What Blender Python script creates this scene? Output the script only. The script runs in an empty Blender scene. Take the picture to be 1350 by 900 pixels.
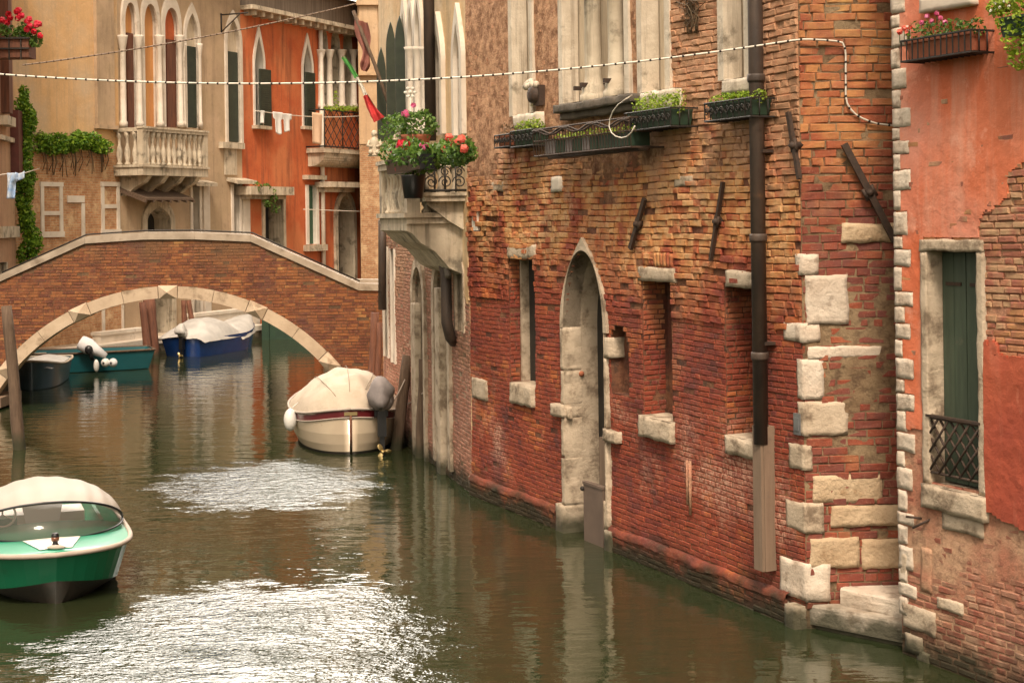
import bpy, math, random
from mathutils import Vector, noise, Matrix
rng = random.Random(7)
C = bpy.context.scene.collection
SC = bpy.context.scene
# ---------------------------------------------------------------- camera model
FPX, CX, CY, EYE = 2000.0, 675.0, 286.0, 4.0
ROLL = math.radians(0.8)
def ray(px, py):
    dx, dy = px - CX, py - CY
    X = dx*math.cos(ROLL) - dy*math.sin(ROLL)
    Y = dx*math.sin(ROLL) + dy*math.cos(ROLL)
    return X/FPX, -Y/FPX
def P(px, py, Y):
    a, b = ray(px, py)
    return Vector((a*Y, Y, EYE + b*Y))
def W(px, py, z=0.0):
    a, b = ray(px, py)
    return P(px, py, (z-EYE)/b)
cam = bpy.data.objects.new('camera', bpy.data.cameras.new('camera')); C.objects.link(cam)
cam.data.sensor_width = 36; cam.data.lens = FPX/1350*36
cam.data.shift_y = -(450-CY)/1350.0
cam.data.clip_end = 3000; cam.data.clip_start = 0.1
cam.matrix_world = Matrix.Translation((0, 0, EYE)) @ Matrix.Rotation(ROLL, 4, 'Y') @ Matrix.Rotation(math.radians(90), 4, 'X')
SC.camera = cam

# ---------------------------------------------------------------- facade frame
class Fac:
    def __init__(s, a, b, side=1):
        s.A = Vector((a[0], a[1], 0)); d = Vector((b[0]-a[0], b[1]-a[1], 0)); s.L = d.length
        s.u = d.normalized(); s.n = Vector((-s.u.y, s.u.x, 0))*side
    def p(s, t, z, d=0.0):
        return s.A + s.u*t + s.n*d + Vector((0, 0, z))
    def hit(s, px, py, d=0.0):
        a, b = ray(px, py)
        Y = (s.A.dot(s.n) + d)/(a*s.n.x + s.n.y)
        q = Vector((a*Y, Y, 0))
        return (q - s.A).dot(s.u), EYE + b*Y
    def rect(s, x0, y0, x1, y1, d=0.0):
        """pixel box -> s0,s1,z0,z1"""
        xm, ym = (x0+x1)/2, (y0+y1)/2
        a = s.hit(x0, ym, d)[0]; b = s.hit(x1, ym, d)[0]
        zt = s.hit(xm, y0, d)[1]; zb = s.hit(xm, y1, d)[1]
        return min(a, b), max(a, b), min(zt, zb), max(zt, zb)

# ---------------------------------------------------------------- mesh builder
class MB:
    def __init__(s): s.v = []; s.f = []; s.mi = []; s.sm = []; s.r = []
    def add(s, pts, faces, mi=0, smooth=False, r=None):
        b = len(s.v); s.v += [tuple(p) for p in pts]
        if r is None: r = rng.random()
        s.r += [r]*len(pts)
        for f in faces:
            s.f.append([b+i for i in f]); s.mi.append(mi); s.sm.append(smooth)
    def poly(s, pts, mi=0, r=None, smooth=False): s.add(pts, [list(range(len(pts)))], mi, smooth, r)
    def hexa(s, p, mi=0, r=None, smooth=False):
        """p: 8 points, bottom 4 then top 4"""
        s.add(p, [(0,3,2,1),(4,5,6,7),(0,1,5,4),(1,2,6,5),(2,3,7,6),(3,0,4,7)], mi, smooth, r)
    def box(s, x0, y0, z0, x1, y1, z1, mi=0, r=None, jit=0, M=None):
        p = [Vector(q) for q in ((x0,y0,z0),(x1,y0,z0),(x1,y1,z0),(x0,y1,z0),(x0,y0,z1),(x1,y0,z1),(x1,y1,z1),(x0,y1,z1))]
        if jit: p = [q+Vector((rng.uniform(-jit,jit) for _ in range(3))) for q in p]
        if M is not None: p = [M @ q for q in p]
        s.hexa(p, mi, r)
    def fbox(s, F, s0, s1, z0, z1, d0, d1, mi=0, r=None, slope=0.0):
        p = [F.p(s0,z0,d0),F.p(s1,z0,d0),F.p(s1,z0-slope,d1),F.p(s0,z0-slope,d1),
             F.p(s0,z1,d0),F.p(s1,z1,d0),F.p(s1,z1-slope,d1),F.p(s0,z1-slope,d1)]
        s.hexa(p, mi, r)
    def tube(s, pts, rad, n=8, mi=0, smooth=True, cap=True, r=None):
        pts = [Vector(p) for p in pts]; m = len(pts)
        rad = rad if isinstance(rad, (list, tuple)) else [rad]*m
        rings = []; N = None
        for i in range(m):
            t = (pts[min(i+1, m-1)] - pts[max(i-1, 0)]).normalized()
            if N is None:
                N = t.orthogonal().normalized()
            else:
                N = (N - t*N.dot(t)).normalized()
            B = t.cross(N)
            rings.append([pts[i] + (N*math.cos(a)+B*math.sin(a))*rad[i] for a in [2*math.pi*k/n for k in range(n)]])
        vs = [p for rg in rings for p in rg]
        fs = [(i*n+k, i*n+(k+1)%n, (i+1)*n+(k+1)%n, (i+1)*n+k) for i in range(m-1) for k in range(n)]
        if cap: fs += [tuple(range(n-1, -1, -1)), tuple((m-1)*n+k for k in range(n))]
        s.add(vs, fs, mi, smooth, r)
    def lathe(s, base, prof, n=16, mi=0, smooth=True, axis=None, r=None):
        base = Vector(base); ax = Vector(axis or (0,0,1)).normalized()
        X = ax.orthogonal().normalized() if abs(ax.z) < .99 else Vector((1,0,0)); Y = ax.cross(X)
        vs = []; m = len(prof)
        for (rr, h) in prof:
            vs += [base + ax*h + (X*math.cos(2*math.pi*k/n)+Y*math.sin(2*math.pi*k/n))*rr for k in range(n)]
        fs = [(i*n+k, i*n+(k+1)%n, (i+1)*n+(k+1)%n, (i+1)*n+k) for i in range(m-1) for k in range(n)]
        fs += [tuple(range(n-1, -1, -1)), tuple((m-1)*n+k for k in range(n))]
        s.add(vs, fs, mi, smooth, r)
    def ell(s, c, rx, ry, rz, nu=14, nv=9, mi=0, M=None, jit=0, r=None):
        c = Vector(c); vs = []
        for i in range(nv+1):
            a = math.pi*i/nv
            for k in range(nu):
                b = 2*math.pi*k/nu
                q = Vector((rx*math.sin(a)*math.cos(b), ry*math.sin(a)*math.sin(b), rz*math.cos(a)))
                if jit: q *= 1+jit*noise.noise(q*6+c)
                vs.append(c + (M @ q if M is not None else q))
        fs = [(i*nu+k, (i+1)*nu+k, (i+1)*nu+(k+1)%nu, i*nu+(k+1)%nu) for i in range(nv) for k in range(nu)]
        s.add(vs, fs, mi, True, r)
    def grid(s, fn, nu, nv, mi=0, smooth=True, r=None):
        vs = [fn(i/nu, j/nv) for j in range(nv+1) for i in range(nu+1)]; w = nu+1
        s.add(vs, [(j*w+i, j*w+i+1, (j+1)*w+i+1, (j+1)*w+i) for j in range(nv) for i in range(nu)], mi, smooth, r)
    def build(s, name, mats, parent=None, loc=None):
        if not isinstance(mats, (list, tuple)): mats = [mats]
        if parent is not None: off = Vector(WLOC[parent.name])
        else: off = Vector(loc) if loc is not None else Vector((0,0,0))
        me = bpy.data.meshes.new(name)
        me.from_pydata([(x-off.x, y-off.y, z-off.z) for x, y, z in s.v], [], s.f)
        for m in mats: me.materials.append(m)
        me.polygons.foreach_set('material_index', s.mi)
        me.polygons.foreach_set('use_smooth', s.sm)
        at = me.attributes.new('rnd', 'FLOAT', 'POINT'); at.data.foreach_set('value', s.r)
        me.update()
        o = bpy.data.objects.new(name, me); C.objects.link(o)
        if parent is not None: o.parent = parent
        else: o.location = off
        WLOC[o.name] = tuple(off)
        return o
WLOC = {}
def tag(o, label=None, cat=None, group=None, kind=None):
    if label: o['label'] = label
    if cat: o['category'] = cat
    if group: o['group'] = group
    if kind: o['kind'] = kind
    return o
def thing(name, loc, label, cat, group=None, kind=None):
    o = bpy.data.objects.new(name, None); C.objects.link(o); o.location = loc
    o.empty_display_size = .2
    WLOC[o.name] = tuple(loc)
    return tag(o, label, cat, group, kind)
def vn(v, sc=1.0, off=0.0): return noise.noise(Vector(v)*sc + Vector((off, off*1.7, off*.3)))

# ---------------------------------------------------------------- outlines
def outline(s0, s1, z0, zs, zt, kind='round', n=14):
    sc, hw = (s0+s1)/2, (s1-s0)/2; L = []; 
    for i in range(n+1):
        t = i/n
        if kind == 'round': t = math.sin(t*math.pi/2); w = math.sqrt(max(0, 1-t*t))
        elif kind == 'flat': w = 1.0
        elif kind == 'gothic': w = 1-t**2.1
        elif kind == 'ogee': w = .55*(1-t**2)**.8+.45*.5*(1+math.cos(math.pi*t))
        elif kind == 'segment': w = math.sqrt(max(0, 1-t*t))
        L.append((w*hw, zs+(zt-zs)*t))
    left = [(sc-w, z) for w, z in L]; right = [(sc+w, z) for w, z in reversed(L)]
    return [(s0, z0)] + left + right + [(s1, z0)]
def rectO(s0, s1, z0, z1): return [(s0, z0), (s0, z1), (s1, z1), (s1, z0)]
def span(poly, z):
    xs = []; n = len(poly)
    for i in range(n):
        (a, za), (b, zb) = poly[i], poly[(i+1) % n]
        if (za <= z < zb) or (zb <= z < za): xs.append(a+(b-a)*(z-za)/(zb-za))
    return (min(xs), max(xs)) if len(xs) >= 2 else None
def free(s0, s1, z, holes):
    iv = [(s0, s1)]
    for h in holes:
        sp = span(h, z)
        if not sp: continue
        nv = []
        for a, b in iv:
            if sp[1] <= a or sp[0] >= b: nv.append((a, b)); continue
            if sp[0] > a: nv.append((a, sp[0]))
            if sp[1] < b: nv.append((sp[1], b))
        iv = nv
    return iv
def zbreaks(z0, z1, dz, holes):
    zs = [z0+i*dz for i in range(int(math.ceil((z1-z0)/dz)))] + [z1]
    for h in holes:
        hz = sorted(set([min(p[1] for p in h), max(p[1] for p in h)]))
        zs += [z for z in hz if z0 < z < z1]
    zs = sorted(set(round(z, 4) for z in zs)); return zs
def warpf(amp, sc, seed):
    def f(s, z): return amp*vn((s, z, seed), sc)
    return f
def flat0(s, z): return 0.0
def sheet(mb, F, s0, s1, z0, z1, holes=(), dz=.15, ds=.4, warp=flat0, mi=0, d=0.0):
    zs = zbreaks(z0, z1, dz, holes)
    for za, zb in zip(zs[:-1], zs[1:]):
        for a, b in free(s0, s1, (za+zb)/2, holes):
            k = [a] + [g*ds for g in range(int(a/ds)-1, int(b/ds)+2) if a+1e-3 < g*ds < b-1e-3] + [b]
            n = len(k)
            vs = [F.p(x, za, d+warp(x, za)) for x in k] + [F.p(x, zb, d+warp(x, zb)) for x in k]
            mb.add(vs, [(i, i+1, n+i+1, n+i) for i in range(n-1)], mi, True, .5)
def ring(mb, F, oin, oout, d1, d0=0.0, din=0.0, mi=0, r=None, sm=False):
    """flat moulding between two outlines with equal point counts (open at the bottom)"""
    n = len(oin)
    for i in range(n-1):
        a, b = oin[i], oin[i+1]; c, e = oout[i], oout[i+1]
        mb.add([F.p(*a,d1),F.p(*b,d1),F.p(*e,d1),F.p(*c,d1)], [(0,1,2,3)], mi, sm, r)
        mb.add([F.p(*c,d1),F.p(*e,d1),F.p(*e,d0),F.p(*c,d0)], [(0,1,2,3)], mi, sm, r)
        mb.add([F.p(*a,d1),F.p(*b,d1),F.p(*b,din),F.p(*a,din)], [(0,1,2,3)], mi, sm, r)
    for a, c in ((oin[0], oout[0]), (oin[-1], oout[-1])):
        mb.add([F.p(*a,d1),F.p(*c,d1),F.p(*c,d0),F.p(*a,d0)], [(0,1,2,3)], mi, sm, r)
def reveal(mb, F, o, d0, d1, mi=0, close=True, r=None):
    n = len(o)
    for i in range(n if close else n-1):
        a, b = o[i], o[(i+1) % n]
        m = max(1, int(abs(b[1]-a[1])/.12)); k = 4 if m > 3 else 1
        def fn(u, v, a=a, b=b):
            s_, z_ = a[0]+(b[0]-a[0])*v, a[1]+(b[1]-a[1])*v
            return F.p(s_, z_, d0+(d1-d0)*u)
        mb.grid(fn, k, m, mi, False, r)
def backp(mb, F, o, d, mi=0, r=None):
    n = len(o); sc = sum(p[0] for p in o)/n; zc = sum(p[1] for p in o)/n
    mb.add([F.p(sc, zc, d)]+[F.p(a, b, d) for a, b in o], [(0, i+1, (i+1) % n+1) for i in range(n)], mi, False, r)
def bricks(mb, F, s0, s1, z0, z1, holes=(), H=.072, L=.245, prot=.010, jit=.005, warp=flat0, wz=.02, seed=1,
           mi=0, protf=None, skip=0.01, gap=.006, edge=(True, True), dens=None, bv=.008, smooth=False):
    rr = random.Random(seed); rows = int((z1-z0)/H)
    for row in range(rows+1):
        za = z0+row*H; zb = min(za+H, z1)
        if zb-za < .02: continue
        zm = (za+zb)/2
        ivs = free(s0, s1, zm, holes)
        x = s0 - rr.uniform(0, L)
        while x < s1:
            ln = L*rr.choice((1.0, 1.0, .95, .5, 1.05, .55)) * rr.uniform(.93, 1.07)
            xa, xb = x, x+ln; x = xb
            for a, b in ivs:
                p, q = max(a, xa), min(b, xb)
                if q-p < .03: continue
                if rr.random() < skip: continue
                g = gap*rr.uniform(.6, 1.5)
                pa, pb, qa, qb = p+g, q-g, za+g*.8, zb-g*.8
                sm_, zz = (pa+pb)/2, (qa+qb)/2
                pr = prot*rr.uniform(.3, 1.5)
                if protf: pr *= protf(sm_, zz)
                if rr.random() < .015: pr -= .02
                j = jit
                tilt = rr.uniform(-j, j)
                def q3(s_, z_, d_):
                    dd = warp(s_, z_)+d_
                    zq = z_ + wz*vn((s_*.6, z_*.15, seed), 1.0)
                    return F.p(s_, zq, dd)
                J = lambda: rr.uniform(-j, j)
                cs = [(pa+J()*.7, qa+J()*.7), (pb+J()*.7, qa+J()*.7), (pb+J()*.7, qb+J()*.7), (pa+J()*.7, qb+J()*.7)]
                o0 = [q3(s_, z_, -.025) for s_, z_ in cs]
                o1 = [q3(s_, z_, pr-.006+J()*.3) for s_, z_ in cs]
                ins = [(cs[0][0]+bv, cs[0][1]+bv), (cs[1][0]-bv, cs[1][1]+bv), (cs[2][0]-bv, cs[2][1]-bv), (cs[3][0]+bv, cs[3][1]-bv)]
                o2 = [q3(s_, z_, pr+(tilt if i in (1, 2) else -tilt)+J()*.5) for i, (s_, z_) in enumerate(ins)]
                vs = o0+o1+o2
                fs = []
                for k in range(4):
                    k2 = (k+1) % 4
                    fs += [(k, k2, 4+k2, 4+k), (4+k, 4+k2, 8+k2, 8+k)]
                fs.append((8, 9, 10, 11))
                mb.add(vs, fs, mi, smooth, rr.random())
def block(mb, F, s0, s1, z0, z1, d0, d1, mi=0, rough=.01, n=None, r=None, sc=7.0, round_=.02, cut=0.0):
    rough *= .55; round_ *= .45
    """rough-hewn stone block standing proud of the wall"""
    nu = n or max(4, int((s1-s0)/.04)); nv = max(4, int((z1-z0)/.04)); sd = rng.uniform(0, 90)
    if r is None: r = rng.random()
    def edge(u): return min(u, 1-u)
    def fn(u, v):
        s_ = s0+(s1-s0)*u; z_ = z0+(z1-z0)*v
        es, ez = edge(u)*(s1-s0), edge(v)*(z1-z0); e = min(es, ez)
        k = min(1, e/round_) if round_ > 0 else 1
        d_ = d1 - round_*.8*(1-k)**2 + rough*vn((s_, z_, sd), sc) + rough*.5*vn((s_, z_, sd), sc*3)
        if e < 1e-6: d_ = d0
        s_ += .016*vn((s_, z_, sd+3), 6)+.006*vn((s_, z_, sd+3), 22); z_ += .014*vn((s_, z_, sd+7), 6)+.006*vn((s_, z_, sd+9), 22)
        return F.p(s_, z_, d_)
    us = [0]+[.0015/(s1-s0)+i/nu*(1-.003/(s1-s0)) for i in range(nu+1)]+[1]
    vs_ = [0]+[.0015/(z1-z0)+i/nv*(1-.003/(z1-z0)) for i in range(nv+1)]+[1]
    pts = [fn(u, v) for v in vs_ for u in us]; w = len(us)
    # ends run back to d0
    mb.add(pts, [(j*w+i, j*w+i+1, (j+1)*w+i+1, (j+1)*w+i) for j in range(len(vs_)-1) for i in range(w-1)], mi, True, r)
def bodybox(mb, F, s0, s1, z0, z1, d0, d1, mi=0, open_front=True):
    p = [F.p(s0,z0,d0),F.p(s1,z0,d0),F.p(s1,z0,d1),F.p(s0,z0,d1),F.p(s0,z1,d0),F.p(s1,z1,d0),F.p(s1,z1,d1),F.p(s0,z1,d1)]
    fs = [(4,5,6,7),(1,2,6,5),(2,3,7,6),(3,0,4,7)]
    mb.add(p, fs, mi, False, .5)
def leaves(mb, c, rx, ry, rz, n, size, mi=0, M=None, droop=0, seed=None):
    rr = random.Random(seed if seed is not None else rng.random())
    c = Vector(c)
    for _ in range(n):
        while True:
            q = Vector((rr.uniform(-1,1), rr.uniform(-1,1), rr.uniform(-1,1)))
            if q.length <= 1: break
        k = q.length; q = q.normalized()*(k**.5)
        q = Vector((q.x*rx, q.y*ry, q.z*rz)); q *= .8+.5*vn(q+c, 3.1)
        p = c+(M @ q if M is not None else q)
        a = Vector((rr.gauss(0,1), rr.gauss(0,1), rr.gauss(0,.7)-droop)).normalized()
        b = a.cross(Vector((rr.gauss(0,1), rr.gauss(0,1), rr.gauss(0,1)))).normalized()
        s_ = size*rr.uniform(.6, 1.3)
        mb.add([p-a*s_*.6, p+b*s_*.38+a*s_*.1, p+a*s_*.75, p-b*s_*.38+a*s_*.1], [(0,1,2,3)], mi, False, rr.random())
def blooms(mb, pts, size, mi=0, petals=9):
    for p in pts:
        p = Vector(p)
        for _ in range(petals):
            a = Vector((rng.gauss(0,1), rng.gauss(0,1), rng.gauss(0,1))).normalized()
            b = a.orthogonal().normalized(); c = a.cross(b); q = p+a*size*.5
            s_ = size*rng.uniform(.35, .6)
            mb.add([q+b*s_, q+c*s_, q-b*s_, q-c*s_], [(0,1,2,3)], mi, False, rng.random())

# ---------------------------------------------------------------- materials
def nm(name):
    m = bpy.data.materials.new(name); m.use_nodes = True; nt = m.node_tree; nt.nodes.clear()
    out = nt.nodes.new('ShaderNodeOutputMaterial'); b = nt.nodes.new('ShaderNodeBsdfPrincipled')
    nt.links.new(b.outputs[0], out.inputs[0]); return m, nt, b
class N:
    def __init__(s, nt): s.nt = nt
    def n(s, t, **k):
        x = s.nt.nodes.new(t)
        for a, b in k.items(): setattr(x, a, b)
        return x
    def l(s, a, b): s.nt.links.new(a, b)
    def pos(s): 
        return s.n('ShaderNodeNewGeometry').outputs['Position']
    def obj(s): return s.n('ShaderNodeTexCoord').outputs['Object']
    def scale(s, v, sc):
        x = s.n('ShaderNodeVectorMath', operation='MULTIPLY'); s.l(v, x.inputs[0]); x.inputs[1].default_value = sc; return x.outputs[0]
    def noise(s, v, sc, det=4, rough=.55, dist=0):
        x = s.n('ShaderNodeTexNoise'); s.l(v, x.inputs['Vector']); x.inputs['Scale'].default_value = sc
        x.inputs['Detail'].default_value = det; x.inputs['Roughness'].default_value = rough; x.inputs['Distortion'].default_value = dist
        return x.outputs['Fac']
    def ramp(s, f, stops, mode='LINEAR'):
        x = s.n('ShaderNodeValToRGB'); x.color_ramp.interpolation = mode; e = x.color_ramp.elements
        while len(e) < len(stops): e.new(.5)
        for el, (p, c) in zip(e, stops): el.position = p; el.color = (c if len(c) == 4 else (*c, 1))
        if not isinstance(f, (int, float)): s.l(f, x.inputs[0])
        return x.outputs[0]
    def rmap(s, f, a, b, c=0.0, d=1.0):
        x = s.n('ShaderNodeMapRange'); s.l(f, x.inputs[0])
        for i, q in enumerate((a, b, c, d)): x.inputs[i+1].default_value = q
        return x.outputs[0]
    def mix(s, f, a, b, mode='MIX'):
        x = s.n('ShaderNodeMix', data_type='RGBA', blend_type=mode)
        for sock, v in ((x.inputs[0], f), (x.inputs[6], a), (x.inputs[7], b)):
            if isinstance(v, (int, float)): sock.default_value = v
            elif isinstance(v, tuple): sock.default_value = (*v[:3], 1)
            else: s.l(v, sock)
        return x.outputs[2]
    def math(s, op, a, b=0.0, clamp=False):
        x = s.n('ShaderNodeMath', operation=op); x.use_clamp = clamp
        for i, v in enumerate((a, b)):
            if isinstance(v, (int, float)): x.inputs[i].default_value = v
            else: s.l(v, x.inputs[i])
        return x.outputs[0]
    def sep(s, v):
        x = s.n('ShaderNodeSeparateXYZ'); s.l(v, x.inputs[0]); return x.outputs
    def bump(s, h, dist, strength=1.0, nrm=None):
        x = s.n('ShaderNodeBump'); x.inputs['Distance'].default_value = dist
        if isinstance(strength, (int, float)): x.inputs['Strength'].default_value = strength
        else: s.l(strength, x.inputs['Strength'])
        s.l(h, x.inputs['Height'])
        if nrm is not None: s.l(nrm, x.inputs['Normal'])
        return x.outputs[0]
    def attr(s, name='rnd'):
        x = s.n('ShaderNodeAttribute'); x.attribute_name = name; return x.outputs['Fac']
def simple(name, a, b=None, rough=.7, sc=6, bump=.004, bsc=40, metal=0, local=True, stain=None, ssc=2.0, sth=.55, vary=0.0, stretch=None, streak=None, coat=0, algae=False, spec=.5):
    """two-tone material with a third stain colour and fine bump"""
    m, nt, bs = nm(name); n = N(nt); v = n.obj() if local else n.pos()
    b = b or tuple(x*.75 for x in a)
    vv = n.scale(v, stretch) if stretch else v
    col = n.mix(n.rmap(n.noise(vv, sc, 5), .35, .65), a, b)
    if stain:
        col = n.mix(n.rmap(n.noise(v, ssc, 6, .65), sth, sth+.12, 0, .85), col, stain)
    if streak:
        st = n.noise(n.scale(v, (9, 9, .5)), 1.2, 5, .7)
        col = n.mix(n.rmap(st, .5, .72, 0, .75), col, streak)
    if vary:
        col = n.mix(n.rmap(n.attr(), 0, 1, 0, vary), col, tuple(x*.45 for x in a))
    if algae:
        z = n.math('ADD', n.sep(n.pos())[2], n.rmap(n.noise(n.pos(), 3, 4), 0, 1, -.22, .22))
        col = n.mix(n.rmap(z, .08, .34, .92, 0), col, (.028, .03, .012))
    n.l(col, bs.inputs['Base Color']); bs.inputs['Roughness'].default_value = rough; bs.inputs['Metallic'].default_value = metal
    bs.inputs['Specular IOR Level'].default_value = spec
    if coat: bs.inputs['Coat Weight'].default_value = coat; bs.inputs['Coat Roughness'].default_value = .08
    if bump:
        h = n.math('ADD', n.noise(v, bsc, 6, .65), n.math('MULTIPLY', n.noise(v, bsc*.2, 3), 1.5))
        n.l(n.bump(h, bump), bs.inputs['Normal'])
    return m

def brick_mat(name, low, mid, top, z1=3.2, z2=4.8, tan=(.36,.21,.12), tanz=None, salt=.5, algae=True, bump=.006, plainmix=.0, mixr=.45):
    m, nt, bs = nm(name); n = N(nt); v = n.pos(); r = n.attr(); z = n.sep(v)[2]
    r0 = r; fld = n.noise(v, 1.3, 4, .65); r = n.math('ADD', n.math('MULTIPLY', r0, mixr), n.math('MULTIPLY', n.rmap(fld, .37, .63), 1-mixr))
    big = n.noise(v, .9, 4); zz = n.math('ADD', z, n.rmap(big, .2, .8, -1.1, 1.1))
    def rp(p): return n.ramp(r, [(i/(len(p)-1), c) for i, c in enumerate(p)])
    col = n.mix(n.rmap(zz, z1-.5, z1+.5), rp(low), rp(mid))
    col = n.mix(n.rmap(zz, z2-.4, z2+.4), col, rp(top))
    # blotches within a brick
    col = n.mix(n.rmap(n.noise(v, 14, 6, .7), .35, .7, 0, .45), col, n.mix(.5, col, (.09,.045,.035)))
    col = n.mix(n.rmap(n.noise(v, 38, 4, .7), .56, .75, 0, .5), col, (.46,.30,.2))
    # dark soft stains, salt bloom
    col = n.mix(n.rmap(n.noise(n.scale(v, (1,1,.45)), 1.5, 5, .6), .54, .68, 0, .65), col, n.mix(.6, col, (.09,.045,.05)))
    col = n.mix(n.rmap(n.noise(n.scale(v, (5,5,.5)), 1.0, 5, .65), .56, .72, 0, .5), col, n.mix(.6, col, (.06,.04,.03)))
    if salt:
        sb = n.math('MULTIPLY', n.rmap(n.noise(v, 1.1, 5, .6), .5, .66), n.rmap(n.noise(v, 22, 4, .7), .38, .62))
        sb = n.math('MULTIPLY', sb, n.rmap(n.math('ABSOLUTE', n.math('SUBTRACT', z, 1.15)), .45, .85, salt, 0))
        col = n.mix(sb, col, (.52,.30,.215))
    if tanz is not None:
        tz = n.math('ADD', z, n.rmap(n.noise(v, 1.7, 6, .65), .25, .75, -1.2, 1.2))
        f = n.math('MULTIPLY', n.rmap(tz, tanz, tanz+.5), n.rmap(n.noise(v, 9, 5, .7), .3, .52, .15, .9))
        tc = n.mix(n.rmap(n.noise(v, 3.5, 5), .4, .62), tan, tuple(x*.62 for x in tan))
        col = n.mix(f, col, tc)
    if algae:
        za = n.math('ADD', z, n.rmap(n.noise(v, 2.5, 5), .2, .8, -.2, .2))
        col = n.mix(n.rmap(za, .10, .40, .95, 0), col, (.022,.024,.012))
    n.l(col, bs.inputs['Base Color']); bs.inputs['Roughness'].default_value = .85
    bs.inputs['Specular IOR Level'].default_value = .3
    h = n.math('ADD', n.noise(v, 55, 7, .7), n.math('MULTIPLY', n.noise(v, 16, 4), 1.6))
    n.l(n.bump(h, bump), bs.inputs['Normal'])
    return m
def mortar_mat(name, a, b, dark=(.06,.045,.035), algae=True, bump=.014, tanz=None, tan=(.36,.21,.12)):
    m, nt, bs = nm(name); n = N(nt); v = n.pos()
    col = n.mix(n.rmap(n.noise(v, 1.8, 5), .4, .6), a, b)
    col = n.mix(n.rmap(n.noise(v, 11, 5, .7), .48, .64, 0, .7), col, dark)
    z = n.sep(v)[2]
    if tanz is not None:
        tz = n.math('ADD', z, n.rmap(n.noise(v, 1.7, 6, .65), .25, .75, -1.2, 1.2))
        tc = n.mix(n.rmap(n.noise(v, 7, 7, .75), .42, .6), tan, (tan[0]*.42, tan[1]*.36, tan[2]*.34))
        col = n.mix(n.rmap(tz, tanz-.3, tanz+.5), col, tc)
    if algae:
        za = n.math('ADD', z, n.rmap(n.noise(v, 2.5, 5), .2, .8, -.2, .2))
        col = n.mix(n.rmap(za, .05, .42, .9, 0), col, (.035,.03,.018))
    n.l(col, bs.inputs['Base Color']); bs.inputs['Roughness'].default_value = .95; bs.inputs['Specular IOR Level'].default_value = .2
    h = n.math('ADD', n.noise(v, 45, 7, .75), n.math('MULTIPLY', n.noise(v, 9, 4), 2.0))
    n.l(n.bump(h, bump), bs.inputs['Normal'])
    return m
M = {}
RED = [(.13,.040,.036),(.19,.040,.030),(.25,.050,.030),(.30,.062,.030),(.27,.058,.034),(.40,.105,.036),(.46,.15,.05)]
ORA = [(.26,.05,.03),(.38,.09,.045),(.52,.19,.075),(.62,.31,.12),(.68,.41,.20),(.50,.17,.07),(.34,.075,.04)]
TAN = [(.40,.13,.065),(.60,.29,.15),(.56,.24,.12),(.38,.11,.055),(.68,.42,.24)]
M['brickM'] = brick_mat('red_weathered_brick', RED, ORA, TAN, 3.25, 4.8, tan=(.54,.31,.185), tanz=4.35, mixr=.36, salt=1.0)
M['mortM'] = mortar_mat('weathered_mortar', (.24,.115,.065), (.13,.05,.035), tanz=4.6, tan=(.56,.33,.20))
ENDM = [(.24,.06,.035),(.38,.11,.05),(.52,.24,.09),(.42,.15,.07),(.56,.33,.12)]
ENDL = [(.16,.045,.035),(.26,.06,.035),(.20,.065,.05),(.32,.08,.04),(.38,.17,.08)]
M['brickE'] = brick_mat('end_wall_brick', ENDL, ENDM, ENDM, 4.3, 7.5, salt=.3, mixr=.6)
M['mortE'] = mortar_mat('end_wall_mortar', (.30,.215,.13), (.20,.13,.075), dark=(.10,.06,.04))
M['brickO'] = brick_mat('faded_brick', [(.33,.12,.08),(.40,.20,.13),(.28,.09,.06),(.44,.27,.18),(.36,.16,.10)],
                        [(.40,.16,.09),(.50,.25,.11),(.36,.13,.09),(.52,.33,.19),(.44,.2,.12)], TAN, 2.2, 6.5, salt=1.0)
M['mortO'] = mortar_mat('faded_mortar', (.54,.34,.22), (.46,.20,.13), dark=(.27,.15,.10))
BRG = [(.09,.033,.020),(.18,.06,.028),(.29,.11,.04),(.12,.04,.025),(.24,.085,.035),(.44,.23,.08)]
M['brickB'] = brick_mat('bridge_brick', BRG, BRG, [(.11,.06,.035),(.17,.085,.04),(.22,.11,.055)], 2.0, 3.4, salt=0, mixr=.62, tan=(.2,.12,.06))
M['mortB'] = mortar_mat('bridge_mortar', (.17,.10,.055), (.11,.065,.04), bump=.008)
M['brickH'] = brick_mat('side_house_brick', [(.30,.13,.09),(.40,.20,.14),(.34,.15,.10),(.45,.27,.19)], [(.38,.19,.12),(.46,.28,.18),(.33,.14,.09)], TAN, 2.6, 4.6, salt=.9)
M['mortH'] = mortar_mat('side_house_mortar', (.38,.28,.20), (.26,.17,.11))
M['stone'] = simple('istrian_stone', (.58,.475,.36), (.42,.33,.235), .85, 4, .012, 28, local=False, stain=(.17,.12,.08), ssc=4, sth=.51, algae=True, vary=.25)
M['stonew'] = simple('white_quoin_stone', (.72,.625,.52), (.58,.47,.37), .85, 4, .014, 24, local=False, stain=(.30,.22,.16), ssc=5, sth=.53, algae=True, vary=.25)
M['stoneg'] = simple('weathered_sill_stone', (.68,.60,.49), (.54,.46,.36), .8, 4, .007, 26, local=False, stain=(.16,.13,.09), ssc=3, sth=.58, streak=(.24,.19,.14))
M['stoney'] = simple('ochre_stone', (.62,.47,.31), (.52,.37,.23), .85, 3, .025, 18, local=False, stain=(.33,.2,.1), ssc=4, sth=.55, algae=True, vary=.2)
M['archstone'] = simple('bridge_arch_stone', (.56,.44,.32), (.45,.34,.24), .8, 3, .006, 24, local=False, stain=(.22,.155,.10), ssc=2.5, sth=.54, vary=.22, algae=True)
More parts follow.
